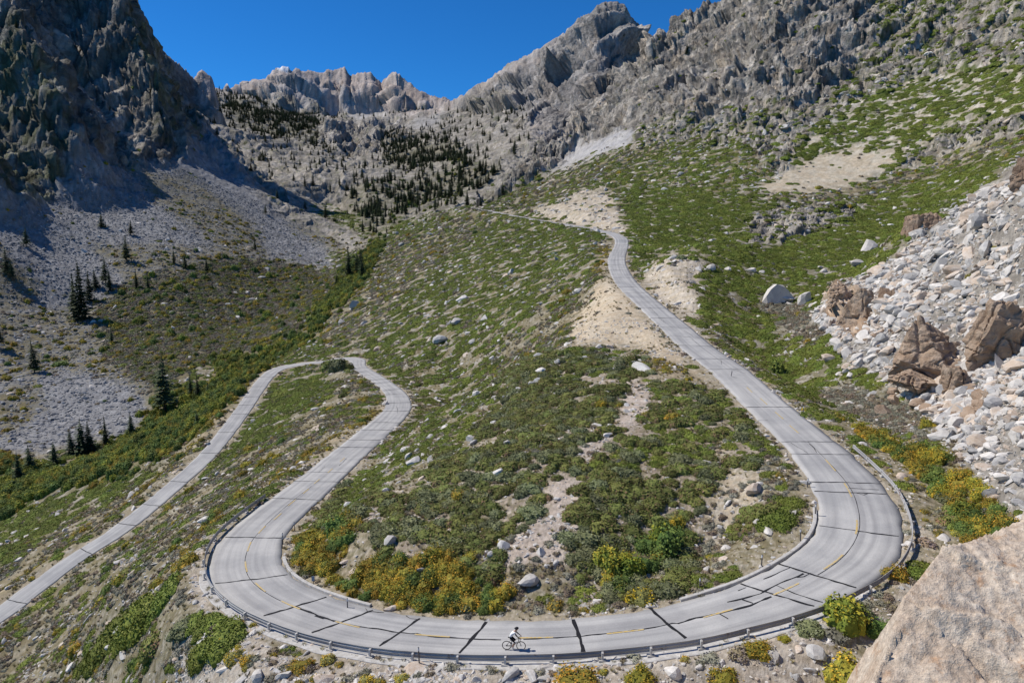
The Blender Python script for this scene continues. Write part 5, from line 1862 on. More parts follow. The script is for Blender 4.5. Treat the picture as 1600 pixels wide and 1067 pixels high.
# shrubs seen one by one: kind, variant, centre u, base v, width px, height factor, label
HS = [
    ('yellow', 0, 345, 1008, 30, 1.0, 'bright yellow bush at the left of the yellow bush clump'), ('yellow', 1, 366, 1030, 40, 1.1, 'widest bright yellow bush of the yellow bush clump'),
    ('yellow', 2, 388, 1035, 34, 1.0, 'olive yellow bush at the right of the yellow bush clump'), ('yellow', 0, 384, 1045, 18, 0.9, 'small yellow bush below the yellow bush clump'),
    ('yellow', 1, 284, 904, 20, 1.0, 'small golden bush left of the bend'), ('autumn', 0, 292, 882, 44, 0.8, 'broad gold and olive shrub left of the bend'),
    ('autumn', 1, 470, 1045, 50, 0.6, 'wide olive shrub in the rubble below the left bend'), ('yellow', 2, 512, 1035, 34, 1.0, 'yellow bush right of the wide olive shrub'),
    ('yellow', 0, 530, 1042, 20, 0.9, 'small yellow bush beside the larger one'), ('sage', 0, 590, 1030, 16, 1, 'small grey bush under the rail'), ('yellow', 1, 627, 1065, 30, 0.9, 'yellow green bush at the bottom edge'),
    ('sage', 2, 480, 1048, 30, 1, 'grey bush beside the wide olive shrub'), ('yellow', 2, 573, 1068, 34, 1.0, 'olive bush at the bottom edge'), ('autumn', 2, 900, 1078, 90, 0.7, 'wide olive bush at the bottom edge right of the cyclist'),
    ('autumn', 0, 1000, 1066, 60, 0.7, 'straggly olive bush left of the round bottom boulder'), ('autumn', 1, 1130, 1070, 60, 0.6, 'orange brown bush at the bottom edge'),
    ('sage', 1, 1110, 1030, 34, 0.9, 'dark grey bush on the sandy rubble'), ('sage', 0, 1152, 1024, 40, 1.0, 'rounded sage bush below the rail'), ('autumn', 2, 1185, 1020, 50, 0.7, 'olive brown bush below the rail'),
    ('autumn', 1, 1225, 1002, 22, 0.7, 'small olive bush close to the rail'), ('autumn', 0, 1322, 1066, 84, 1.0, 'big yellow green shrub left of the pink cliff'),
    ('autumn', 3, 1372, 985, 54, 0.9, 'tall green and yellow shrub touching the pink cliff'), ('dark', 0, 1265, 985, 56, 0.9, 'dark olive shrub below the web of tar cracks'),
    ('sage', 1, 1308, 995, 44, 1, 'bare grey brush beside the big yellow green shrub'), ('autumn', 2, 1400, 900, 44, 0.9, 'olive shrub between rail and pink cliff'),
    ('sage', 2, 1446, 850, 36, 1, 'grey green bush outside the rail'), ('dark', 1, 955, 605 + 10, 44, 0.9, 'rounded dark shrub below the turnout'),
    ('yellow', 1, 868, 952, 34, 1.1, 'brilliant yellow bush at the road edge right of the cyclist'), ('yellow', 0, 1005, 938, 60, 1.0, 'large golden bush at the road edge near the long seam'),
    ('autumn', 3, 975, 915, 60, 0.7, 'deep green shrub nearest the road inside the bend'), ('autumn', 3, 1005, 890, 62, 0.8, 'deep green shrub in the middle of the green drift'),
    ('autumn', 3, 1035, 868, 60, 0.8, 'deep green shrub at the right of the green drift'), ('autumn', 3, 1060, 845, 50, 0.8, 'deep green shrub at the top of the green drift'), ('autumn', 3, 1012, 858, 48, 0.8, 'deep green shrub behind the green drift'),
    ('mat', 0, 1215, 815, 70, 1.6, 'large round green shrub beside the sandy patch'), ('mat', 1, 1235, 790, 50, 1.3, 'green shrub against the right inner kerb'),
    ('mat', 2, 258, 938, 90, 1.3, 'upper lobe of the long green mat shrub'), ('mat', 3, 215, 968, 100, 1.3, 'middle lobe of the long green mat shrub'), ('mat', 0, 165, 1010, 100, 1.3, 'lower lobe of the long green mat shrub'),
    ('mat', 1, 135, 1040, 50, 1.2, 'bottom tip of the long green mat shrub'), ('mat', 2, 350, 1000, 90, 1.3, 'domed green mat shrub above the yellow bushes'), ('mat', 3, 310, 1030, 60, 1.2, 'green mat shrub left of the yellow bushes'),
    ('dark', 1, 240, 1010, 60, 1.0, 'twiggy brown shrub right of the long green mat'), ('dark', 3, 285, 985, 50, 1.0, 'olive brown shrub between the two mats'),
    ('stream', 1, 1212, 584, 30, 1.2, 'dark upright juniper bush beside the right leg'),
    ('dark', 1, 516, 577, 34, 1.7, 'left dark shrub hiding the tip of the far hairpin'), ('dark', 0, 530, 580, 40, 1.9, 'largest dark shrub hiding the tip of the far hairpin'), ('dark', 2, 543, 579, 26, 1.7, 'right dark shrub hiding the tip of the far hairpin'), ('stream', 3, 95, 575, 30, 0.6, 'green bush on the pale slope'),
]
for n_, (kd, vr, u, vb, w, hf, lab) in enumerate(HS):
    x, y, z = (float(t) for t in ground_at(u, vb - 2))
    s = w / 2 / FPX * (y * CP - z * SP)
    ms = BIGMAT if kd == 'mat' and w >= 50 else KIND[kd]
    o = bpy.data.objects.new({'yellow': 'yellow_flower_bush', 'autumn': 'autumn_shrub', 'sage': 'sage_bush', 'dark': 'dark_shrub', 'mat': 'green_mat_shrub', 'stream': 'streamside_shrub'}[kd], ms[vr % len(ms)])
    o.location = (x, y, z - 0.04 * s)
    _n = GROUND_N[-1]
    _k = 0.95 if kd == 'mat' else 0.5
    _q = Vector((0, 0, 1)).rotation_difference(Vector((_n[0] * _k, _n[1] * _k, _n[2])).normalized())
    o.rotation_euler = (_q @ Matrix.Rotation(n_ * 2.1, 3, 'Z').to_quaternion()).to_euler()
    o.scale = (s * 1.05, s, s * 0.9 * hf)
    link(o)
    tag(o, lab, 'shrub', 'shrubs that stand out')

# ------------------------------------------------------------------ the pink cliff in the near right corner
def pink_material():
    mt, nt, bs = node_mat('pink_granite')
    tc = nt.nodes.new('ShaderNodeTexCoord')
    n1 = tex_noise(nt, 0.35, 6, 0.65, tc.outputs['Object'])
    n2 = tex_noise(nt, 3.0, 5, 0.7, tc.outputs['Object'])
    n3 = tex_noise(nt, 0.9, 5, 0.7, tc.outputs['Object'])
    c = mix_rgb(nt, (.53, .42, .32), (.63, .54, .44), ramp(nt, n1, 0.38, 0.6))
    c = mix_rgb(nt, c, (.47, .31, .20), ramp(nt, n3, 0.56, 0.68))
    n4 = tex_noise(nt, 14.0, 4, 0.75, tc.outputs['Object'])
    c = mix_rgb(nt, c, (.27, .23, .20), ramp(nt, n4, 0.60, 0.70))
    c = mix_rgb(nt, c, ramp(nt, n2, 0.32, 0.66, (.52, .50, .49), (1.18, 1.17, 1.15)), 0.85, 'MULTIPLY')
    vo = nt.nodes.new('ShaderNodeTexVoronoi')
    vo.feature = 'DISTANCE_TO_EDGE'
    vo.inputs['Scale'].default_value = 0.55
    mp = nt.nodes.new('ShaderNodeMapping')
    mp.inputs['Scale'].default_value = (1.8, 0.6, 0.8)
    mp.inputs['Rotation'].default_value = (0, 0, 0.5)
    wn_ = nt.nodes.new('ShaderNodeTexNoise')
    wn_.inputs['Scale'].default_value = 0.8
    wn_.inputs['Detail'].default_value = 5
    nt.links.new(tc.outputs['Object'], wn_.inputs['Vector'])
    va = nt.nodes.new('ShaderNodeMix')
    va.data_type = 'VECTOR'
    va.inputs[0].default_value = 0.25
    nt.links.new(tc.outputs['Object'], mp.inputs[0])
    nt.links.new(mp.outputs[0], va.inputs[4])
    sc_ = nt.nodes.new('ShaderNodeVectorMath')
    sc_.operation = 'SCALE'
    sc_.inputs['Scale'].default_value = 14
    nt.links.new(wn_.outputs['Color'], sc_.inputs[0])
    nt.links.new(sc_.outputs[0], va.inputs[5])
    nt.links.new(va.outputs[1], vo.inputs['Vector'])
    crk = ramp(nt, vo.outputs['Distance'], 0.0, 0.022, (.35, .30, .28), (1, 1, 1))
    c = mix_rgb(nt, c, crk, 0.30, 'MULTIPLY')
    nt.links.new(c, bs.inputs['Base Color'])
    bp = nt.nodes.new('ShaderNodeBump')
    bp.inputs['Strength'].default_value = 0.8
    bp.inputs['Distance'].default_value = 0.22
    nt.links.new(n2, bp.inputs['Height'])
    b2 = nt.nodes.new('ShaderNodeBump')
    b2.inputs['Strength'].default_value = 0.25
    b2.inputs['Distance'].default_value = 0.10
    nt.links.new(crk, b2.inputs['Height'])
    nt.links.new(bp.outputs[0], b2.inputs['Normal'])
    nt.links.new(b2.outputs[0], bs.inputs['Normal'])
    return mt


_edge = [(1335, 1130, 25.6), (1350, 1067, 27), (1378, 1005, 28.5), (1392, 960, 29.5), (1404, 925, 30), (1425, 900, 30.6), (1442, 878, 31), (1458, 858, 31.6), (1480, 848, 32), (1520, 832, 32.6),
         (1560, 815, 33.2), (1600, 800, 34), (1700, 770, 35)]
_edge = [(u + 9, v + 2, Y_) for u, v, Y_ in _edge]
EP = np.array([at(*e) for e in _edge])
gx_ = np.arange(8, 46, 0.14)
gy_ = np.arange(9, 41, 0.14)
GX, GY = np.meshgrid(gx_, gy_, indexing='ij')
# plane through the rim points, rising away from the camera
A_ = np.c_[EP[:, 0], EP[:, 1], np.ones(len(EP))]
co_, *_r = np.linalg.lstsq(A_, EP[:, 2], rcond=None)
TOPZ = -19.1 + (GY - 27) * 0.62 + 0.05 * (GX - 14)
ez = np.full(GX.shape, 1e9)
near_z = np.zeros(GX.shape)
for i in range(len(EP) - 1):
    a, b = EP[i], EP[i + 1]
    dx, dy = b[0] - a[0], b[1] - a[1]
    t = np.clip(((GX - a[0]) * dx + (GY - a[1]) * dy) / (dx * dx + dy * dy), 0, 1)
    d = np.hypot(GX - a[0] - t * dx, GY - a[1] - t * dy)
    m = d < ez
    ez = np.where(m, d, ez)
    near_z = np.where(m, a[2] + t * (b[2] - a[2]), near_z)
poly = [tuple(p[:2]) for p in EP] + [(60, 36), (60, 0), (4, 0), (EP[0][0] - 1.5, 18)]
ins = inside(poly, GX, GY)
w_ = np.exp(-ez / 6.0)
top = TOPZ * (1 - w_) + near_z * w_
n_a = fbm(GX, GY, 0.12, 5, 0.55, off=400)
crk_ = np.clip(1 - np.abs(perlin(GX * 0.42 + GY * 0.25 + 0.4 * n_a, GY * 0.2 - GX * 0.1 + 5)) * 16, 0, 1) + 0.6 * np.clip(1 - np.abs(perlin(GX * 0.9 + 0.5 * n_a + 9, GY * 0.55)) * 14, 0, 1)
n_b = ridged(GX * 1.0 + 0.3 * GY, GY * 0.45, 0.30, 6, 0.55, 410.0)
top = top + 0.9 * n_a * (1 - 0.7 * w_) - 0.10 * crk_ + 0.28 * n_b * (1 - 0.5 * w_) + 0.06 * fbm(GX, GY, 1.6, 4, 0.6, off=420) + 0.55 * facet(GX + 0.5 * GY + 0.5 * n_a, GY * 0.55, 0.30, 2.0) + 0.13 * facet(GX + 0.3 * n_a, GY * 0.7, 0.9, 5.0) + 0.03 * facet(GX + 0.2 * n_a, GY, 2.4, 7.0)
side = near_z - 0.15 - ez * 2.6 + 1.3 * ridged(GX, GY, 0.35, 4, 0.55, 430.0) * np.clip(ez / 3, 0, 1)
PZ = np.where(ins, top, side)
PZ = np.where(ins & (GY < 22), PZ - 0.0, PZ)
PZ = np.maximum(PZ, -46)
vid2 = np.arange(GX.size).reshape(GX.shape)
qd = np.stack([vid2[:-1, :-1], vid2[1:, :-1], vid2[1:, 1:], vid2[:-1, 1:]], -1)
keep = (PZ[:-1, :-1] > -45.9)
qd = qd[keep].reshape(-1, 4)
P_ = np.stack([GX, GY, PZ], -1).reshape(-1, 3)
used, inv = np.unique(qd, return_inverse=True)
o = link(bpy.data.objects.new('rock_cliff', mesh_np('rock_cliff', P_[used], inv.reshape(-1, 4), pink_material(), False)))
tag(o, 'large pinkish granite cliff top in the lower right corner', 'cliff')
# ------------------------------------------------------------------ seams, paint, kerbs
ru, rv = project(ROAD[:, 0], ROAD[:, 1], ROAD[:, 2])


def road_hit(u, v, rng_idx=None):
    """point of the pavement seen at a picture point: fractional index and offset"""
    d = np.hypot(ru - u, (rv - v) * 1.6)
    k = int(d.argmin())
    for _ in range(6):
        z = ROAD[k, 2] + 0.02
        p = atz(u, v, z)
        dd = np.hypot(ROAD[:, 0] - p[0], ROAD[:, 1] - p[1]) + (np.abs(np.arange(len(ROAD)) - k) > 60) * 1e3
        k2 = int(dd.argmin())
        if k2 == k:
            break
        k = k2
    off = (p[0] - ROAD[k, 0]) * ROAD_N[k, 0] + (p[1] - ROAD[k, 1]) * ROAD_N[k, 1]
    al = (p[0] - ROAD[k, 0]) * ROAD_T[k, 0] + (p[1] - ROAD[k, 1]) * ROAD_T[k, 1]
    step = np.hypot(*(ROAD[min(k + 1, len(ROAD) - 1), :2] - ROAD[max(k - 1, 0), :2])) / 2
    return k + al / step, off


def on_road(i, off, lift):
    k = int(min(max(math.floor(i), 0), len(ROAD) - 2))
    h = ROAD[k, 3] / 2
    p = max(-1, min(1, off / h))
    return road_point(i, off, 0.03 * (1 - p * p) + lift)


M_TAR, _nt, _bs = node_mat('black_tar')
_bs.inputs['Base Color'].default_value = (.018, .018, .02, 1)
_bs.inputs['Roughness'].default_value = 0.7
M_PAINT, _nt, _bs = node_mat('faded_yellow_paint')
_tc = _nt.nodes.new('ShaderNodeTexCoord')
_c = mix_rgb(_nt, (.52, .37, .13), (.42, .38, .29), ramp(_nt, tex_noise(_nt, 6, 4, 0.7, _tc.outputs['Object']), 0.45, 0.6))
_nt.links.new(_c, _bs.inputs['Base Color'])
M_SMUDGE, _nt, _bs = node_mat('dark_tyre_track')
_bs.inputs['Base Color'].default_value = (.20, .20, .21, 1)


def strip(name, pts, width, mat, lift=0.012, jitter=0.3, seed=0, wander=0.0):
    """pts: (index, offset) on the pavement; a thin ribbon of uneven width"""
    rng = random.Random(seed)
    fine_ = []
    for a, b in zip(pts[:-1], pts[1:]):
        pa, pb = on_road(*a, 0), on_road(*b, 0)
        n = max(1, int((pb - pa).length / 0.45))
        for k in range(n):
            t = k / n
            fine_.append((a[0] + (b[0] - a[0]) * t, a[1] + (b[1] - a[1]) * t))
    fine_.append(pts[-1])
    P = [on_road(i, o_, lift) for i, o_ in fine_]
    vs, fs = [], []
    wd = 0
    for k, p in enumerate(P):
        d = (P[min(k + 1, len(P) - 1)] - P[max(k - 1, 0)])
        d.z = 0
        if d.length < 1e-6:
            d = Vector((1, 0, 0))
        d.normalize()
        s = Vector((d.y, -d.x, 0))
        w = width / 2 * (1 + jitter * rng.uniform(-1, 1))
        wd = 0.6 * wd + wander * rng.uniform(-1, 1)
        vs += [p + s * (w + wd), p + s * (wd - w)]
    for k in range(len(P) - 1):
        fs.append((2 * k, 2 * k + 1, 2 * k + 3, 2 * k + 2))
    me = bpy.data.meshes.new(name)
    me.from_pydata([tuple(v) for v in vs], [], fs)
    me.materials.append(mat)
    o = link(bpy.data.objects.new(name, me))
    o.parent = road_obj
    return o


CROSS = [(1165, 636, 1237, 636, .16), (1184, 657, 1200, 657, .05), (1221, 690, 1305, 690, .13), (1236, 709, 1328, 710, .10), (1267, 752, 1377, 756, .14), (1272, 767, 1386, 771, .14),
         (1280, 823, 1405, 836, .17), (1217, 880, 1340, 915, .24), (1157, 911, 1272, 947, .22), (1016, 949, 1074, 998, .26), (897, 966, 914, 1020, .30), (760, 970, 719, 1020, .26),
         (656, 965, 592, 1008, .22), (583, 953, 487, 988, .20), (510, 932, 411, 962, .20), (449, 897, 336, 911, .17), (441, 841, 352, 839, .16), (500, 781, 425, 778, .15),
         (530, 753, 461, 751, .12), (545, 738, 478, 737, .10), (1106, 577, 1166, 577, .14), (1085, 560, 1140, 560, .10), (1060, 541, 1114, 541, .14), (1045, 527, 1098, 527, .10), (1030, 512, 1080, 512, .12)]
n_s = 0
for u0_, v0_, u1_, v1_, w in CROSS:
    a, b = road_hit(u0_, v0_), road_hit(u1_, v1_)
    m = ((a[0] + b[0]) / 2, (a[1] + b[1]) / 2)
    n_s += 1
    strip('tar_seam', [a, m, b], w * 1.05, M_TAR, 0.014, 0.45, n_s, 0.07)
# regular seams on the far legs
def idx_of(u, v):
    return float(np.hypot(ru - u, rv - v).argmin())


for i0, i1, step in ((idx_of(970, 373), idx_of(1050, 520), 5.2), (idx_of(540, 728), idx_of(560, 566), 6.0), (idx_of(436, 576), len(ROAD) - 6, 7.0), (idx_of(760, 329), idx_of(960, 367), 9.0)):
    arc_ = float(np.interp(i0, np.arange(len(ROAD)), ROAD_S))
    end_ = float(np.interp(i1, np.arange(len(ROAD)), ROAD_S))
    while True:
        n_s += 1
        arc_ += step * 1.5 * random.Random(n_s).uniform(0.7, 1.5)
        if arc_ > end_ - 3:
            break
        i = float(np.interp(arc_, ROAD_S, np.arange(len(ROAD))))
        h = ROAD[int(i), 3] / 2 * 0.97
        strip('tar_seam', [(i, -h), (i + 0.1, 0), (i, h)], 0.25, M_TAR, 0.014, 0.4, n_s)
LONG = [
    ([(1060, 973), (1087, 965), (1124, 957), (1172, 946), (1205, 931)], .15), ([(1136, 940), (1161, 935), (1188, 925), (1205, 916), (1229, 906), (1256, 894)], .13),
    ([(1193, 904), (1212, 896), (1235, 887)], .08), ([(1213, 914), (1242, 928), (1286, 940)], .10), ([(1245, 901), (1256, 901), (1267, 895)], .07),
    ([(1160, 936), (1176, 943)], .10), ([(1124, 958), (1138, 966)], .07), ([(1153, 923), (1165, 917)], .07), ([(1325, 763), (1354, 763), (1374, 766)], .06), ([(1337, 769), (1350, 772), (1358, 770)], .06),
    ([(461, 948), (476, 954), (491, 959), (505, 965), (523, 971)], .18), ([(492, 961), (505, 968)], .10), ([(523, 971), (559, 978), (591, 983), (621, 988), (651, 991), (682, 994), (719, 997), (739, 998), (783, 999)], .11),
    ([(817, 998), (850, 997), (881, 996), (908, 994)], .09), ([(908, 994), (955, 989), (1002, 983), (1050, 975), (1062, 973)], .10), ([(571, 950), (574, 956), (583, 956), (600, 957)], .05),
    ([(634, 962), (640, 966), (655, 967)], .05), ([(1235, 691), (1262, 708)], .05), ([(1263, 692), (1277, 708)], .09), ([(1143, 578), (1142, 588), (1152, 590)], .07), ([(1145, 577), (1165, 583)], .05),
    ([(1081, 529), (1094, 538)], .06), ([(1068, 514), (1082, 524)], .06), ([(1028, 497), (1040, 505)], .07), ([(1014, 480), (1028, 492)], .05), ([(497, 738), (508, 728)], .06), ([(530, 728), (542, 716)], .06),
    ([(619, 634), (621, 646)], .08), ([(1126, 560), (1128, 570)], .05), ([(245, 812), (262, 797)], .07), ([(300, 752), (310, 738)], .06)]
for px_, w in LONG:
    n_s += 1
    strip('tar_crack', [road_hit(*p) for p in px_], w, M_TAR, 0.019, 0.6, n_s, 0.04)
# the joint along the middle of the bend
i0, i1 = idx_of(1262, 690), idx_of(495, 752)
ia, ib = idx_of(1250, 905), idx_of(455, 945)
strip('centre_joint', [(i, 0.12 * math.sin(i * 0.3)) for i in np.arange(i0, ia, 2)], 0.055, M_TAR, 0.010, 0.3, 901)
strip('centre_joint', [(i, 0.12 * math.sin(i * 0.3)) for i in np.arange(ib, i1, 2)], 0.055, M_TAR, 0.010, 0.3, 902)
# yellow dashes
DASH = [(1297, 727), (1326, 766), (1339, 825), (1304, 878), (1229, 921), (1121, 957), (977, 987), (834, 997), (675, 994), (543, 975), (454, 945), (406, 917), (384, 885), (389, 854), (409, 828),
        (434, 807), (456, 786), (478, 768), (496, 751), (1241, 671), (1217, 649), (1193, 627), (1171, 609), (516, 735), (535, 718)]
for k, (u, v) in enumerate(DASH):
    c = road_hit(u, v)
    hl = 1.15
    st = 0.10 + 0.03 * (k % 3)
    strip('yellow_dash', [(c[0] - hl, c[1]), (c[0], c[1]), (c[0] + hl, c[1])], 0.15, M_PAINT, 0.024, 0.08, 950 + k)
# faint dark arcs where tyres cut the bend
i0, i1 = idx_of(330 + 60, 885), idx_of(640, 990)

M_CONC, _nt, _bs = node_mat('old_concrete')
_tc = _nt.nodes.new('ShaderNodeTexCoord')
_c = mix_rgb(_nt, (.38, .36, .33), (.50, .485, .46), ramp(_nt, tex_noise(_nt, 2.5, 5, 0.7, _tc.outputs['Object']), 0.4, 0.62))
_nt.links.new(_c, _bs.inputs['Base Color'])


def sweep(name, path, section, mat, parent=None, closed=True):
    """path: list of (index, offset, base height); section: (across, up) points"""
    vs, fs = [], []
    n = len(section)
    for (i, off, bz) in path:
        for (ac_, up) in section:
            p = road_point(i, off + ac_, 0)
            vs.append((p.x, p.y, p.z + bz + up))
    for k in range(len(path) - 1):
        for j in range(n if closed else n - 1):
            a = k * n + j
            b = k * n + (j + 1) % n
            fs.append((a, b, b + n, a + n))
    if closed:
        fs.append(tuple(range(n)))
        fs.append(tuple(range((len(path) - 1) * n, len(path) * n))[::-1])
    me = bpy.data.meshes.new(name)
    me.from_pydata(vs, [], fs)
    me.materials.append(mat)
    o = link(bpy.data.objects.new(name, me))
    if parent:
        o.parent = parent
    return o


def inner(i):
    k = int(min(max(i, 0), len(ROAD) - 1))
    return ROAD[k, 3] / 2


for a, b in (((1279, 795), (1050, 940)), ((437, 868), (575, 950))):
    i0, i1 = sorted((road_hit(*a)[0], road_hit(*b)[0]))
    path = [(i, inner(i) + 0.28, 0) for i in np.arange(i0, i1, 1.0)]
    o = sweep('kerb', path, [(-0.17, -0.2), (-0.15, 0.14), (-0.11, 0.17), (0.12, 0.17), (0.17, 0.13), (0.17, -0.2)], M_CONC)
    tag(o, None, None, None, 'structure')
# broken concrete gutter under the rail on the outer side
i0, i1 = idx_of(1305, 905), idx_of(345, 865)
path = [(i, -inner(i) - 0.62 - 0.12 * math.sin(i * 1.3) * math.sin(i * 0.37), 0) for i in np.arange(i0, i1, 1.0)]
o = sweep('concrete_gutter', path, [(0.60, -0.3), (0.58, -0.012), (-0.28, 0.02), (-0.36, -0.02), (-0.38, -0.5)], M_CONC)
tag(o, None, None, None, 'structure')

# ------------------------------------------------------------------ guardrail round the outside of the bend
def rail_material():
    mt, nt, bs = node_mat('weathered_rail_metal')
    tc = nt.nodes.new('ShaderNodeTexCoord')
    n1 = tex_noise(nt, 1.3, 5, 0.7, tc.outputs['Object'])
    n2 = tex_noise(nt, 0.16, 3, 0.5, tc.outputs['Object'])
    c = mix_rgb(nt, (.36, .35, .34), (.17, .11, .085), ramp(nt, n1, 0.58, 0.66))
    c = mix_rgb(nt, c, (.27, .26, .26), ramp(nt, n2, 0.45, 0.6))
    nt.links.new(c, bs.inputs['Base Color'])
    bs.inputs['Metallic'].default_value = 0.15
    bs.inputs['Roughness'].default_value = 0.55
    return mt


M_RAIL = rail_material()
M_WHITE, _nt, _bs = node_mat('white_painted_wood')
_bs.inputs['Base Color'].default_value = (.52, .50, .47, 1)
rail = bpy.data.objects.new('guardrail', None)
r0, r1 = idx_of(1300, 685), idx_of(455, 768)
_p = road_point(r0, -inner(r0) - 1.0)
rail.location = _p
link(rail)
tag(rail, 'long low white guardrail round the outside of the bend on short posts', 'guardrail')


def rail_off(i):
    # hugs the pavement below the cyclist, stands off on the right and on the upper left
    s = (i - r0) / (r1 - r0)
    f = 0.38 * (1 - sstep(0.15, 0.40, s)) + 0.30 + 0.45 * sstep(0.72, 0.9, s)
    return -inner(i) - float(f)


W_SEC = [(0.02, 0.0), (0.07, 0.04), (0.07, 0.10), (0.015, 0.16), (0.015, 0.20), (0.07, 0.26), (0.07, 0.32), (0.02, 0.36), (0.0, 0.36), (0.045, 0.32), (0.045, 0.26), (-0.01, 0.20), (-0.01, 0.16), (0.045, 0.10), (0.045, 0.04), (0.0, 0.0)]
W_SEC = [(a, b * 1.25) for a, b in W_SEC]
box_sec = lambda w, h: [(-w, 0), (w, 0), (w, h), (-w, h)]


def box_mesh(name, sx, sy, z0, z1, mat, taper=1.0):
    vs = [(-sx, -sy, z0), (sx, -sy, z0), (sx, sy, z0), (-sx, sy, z0), (-sx * taper, -sy * taper, z1), (sx * taper, -sy * taper, z1), (sx * taper, sy * taper, z1), (-sx * taper, sy * taper, z1)]
    fs = [(3, 2, 1, 0), (4, 5, 6, 7), (0, 1, 5, 4), (1, 2, 6, 5), (2, 3, 7, 6), (3, 0, 4, 7)]
    me = bpy.data.meshes.new(name)
    me.from_pydata(vs, [], fs)
    me.materials.append(mat)
    return me


post_me = box_mesh('post', 0.07, 0.07, -0.5, 0.62, M_WHITE)
blk_me = box_mesh('post_base', 0.30, 0.20, -0.25, 0.10, M_CONC, 0.85)
bolt_me = box_mesh('spacer_block', 0.07, 0.09, 0.33, 0.62, M_WHITE)
per = 3.2
arc = np.interp(r0, np.arange(len(ROAD)), ROAD_S)
arc1 = np.interp(r1, np.arange(len(ROAD)), ROAD_S)
stations = np.arange(arc, arc1, per)
M0 = rail.location.copy()
for k, s in enumerate(stations):
    i = float(np.interp(s, ROAD_S, np.arange(len(ROAD))))
    j = float(np.interp(min(s + per, arc1), ROAD_S, np.arange(len(ROAD))))
    q0 = road_point(i, rail_off(i) - 0.15)
    ki = int(i)
    ang = math.atan2(ROAD_T[ki, 1], ROAD_T[ki, 0])
    gz = min(q0.z, q0.z)
    for nm, me, dz_, doff in (('post', post_me, 0, -0.12), ('post_base', blk_me, 0, -0.12), ('spacer_block', bolt_me, 0.02, 0.0)):
        o = link(bpy.data.objects.new(nm, me))
        p = road_point(i, rail_off(i) + doff)
        o.parent = rail
        o.location = (p.x - M0.x, p.y - M0.y, p.z - M0.z + dz_)
        o.rotation_euler = (0, 0, ang)
    path = [(t, rail_off(t), 0.26) for t in np.linspace(i, j - 0.012, 5)]
    o = sweep('rail_panel', path, W_SEC, M_RAIL)
    for v in o.data.vertices:
        v.co -= M0
    o.parent = rail

# ------------------------------------------------------------------ marker posts and the small sign
M_STEEL, _nt, _bs = node_mat('dull_steel')
_bs.inputs['Base Color'].default_value = (.16, .15, .14, 1)
_bs.inputs['Metallic'].default_value = 0.3
M_REFL, _nt, _bs = node_mat('white_reflector')
_bs.inputs['Base Color'].default_value = (.62, .64, .66, 1)
POSTS = [(441, 857, 838, 'tall thin marker post at the inner edge of the left bend'), (443, 850, 832, 'marker post close behind the tall thin one'), (461, 829, 815, 'marker post higher up the left leg'),
         (1262, 762, 747, 'upper marker post inside the right bend'), (1273, 806, 787, 'marker post beside the start of the white kerb'), (1250, 846, 826, 'marker post in the brush inside the kerb'),
         (1190, 886, 866, 'marker post in the brush halfway along the kerb'), (1094, 917, 902, 'marker post with pale top near the end of the kerb'),
         (665, 1031, 1010, 'slender marker post outside the rail, left of the cyclist'), (1256, 646, 634, 'short marker post beside the upper right leg'), (543, 950, 934, 'thin marker post inside the lower left bend')]
strip_me = {}
for n_, (u, vb, vt, lab) in enumerate(POSTS):
    if u == 665:
        i_, o_ = road_hit(665, 1022)
        p = road_point(i_, rail_off(i_) - 0.35)
        x, y, z = p
    else:
        x, y, z = (float(t) for t in ground_at(u, vb))
    a, b = ray(u, vt)
    h = max(0.9, b * y - z)
    e = bpy.data.objects.new('marker_post', None)
    e.location = (x, y, z)
    e.rotation_euler = (0.02 * math.sin(n_), 0.03 * math.cos(n_ * 2), 0.3)
    link(e)
    tag(e, lab, 'marker post', 'roadside marker posts')
    c = link(bpy.data.objects.new('post', box_mesh('post', 0.045, 0.03, -0.3, h, M_STEEL)))
    c.parent = e
    c = link(bpy.data.objects.new('reflector', box_mesh('reflector', 0.052, 0.036, h - 0.28, h - 0.05, M_REFL)))
    c.parent = e
x, y, z = (float(t) for t in ground_at(490, 914))
e = bpy.data.objects.new('road_sign', None)
e.location = (x, y, z)
e.rotation_euler = (0, 0, 0.25)
link(e)
tag(e, 'small blue grey plate on a short post inside the left bend', 'sign')
c = link(bpy.data.objects.new('post', box_mesh('post', 0.035, 0.03, -0.3, 0.55, M_STEEL)))
c.parent = e
M_PLATE, _nt, _bs = node_mat('blue_grey_plate')
_bs.inputs['Base Color'].default_value = (.22, .28, .36, 1)
c = link(bpy.data.objects.new('plate', box_mesh('plate', 0.14, 0.012, 0.45, 0.92, M_PLATE)))
c.location = (0, -0.045, 0)
c.parent = e
# ------------------------------------------------------------------ bicycle
def simple_mat(name, col, rough=0.5, metal=0.0):
    mt, nt, bs = node_mat(name)
    bs.inputs['Base Color'].default_value = (*col, 1)
    bs.inputs['Roughness'].default_value = rough
    bs.inputs['Metallic'].default_value = metal
    return mt


M_BLACK = simple_mat('black_rubber', (.012, .012, .013), 0.6)
M_FRAME = simple_mat('dark_frame_paint', (.03, .028, .03), 0.3)
M_ALLOY = simple_mat('alloy', (.5, .5, .52), 0.35, 0.8)
M_JERSEY = simple_mat('white_jersey', (.75, .75, .75), 0.8)
M_SHORT = simple_mat('black_shorts', (.012, .012, .016), 0.8)
M_SKIN = simple_mat('sunlit_skin', (.36, .20, .13), 0.6)
M_SHOE = simple_mat('white_shoes', (.7, .7, .7), 0.5)


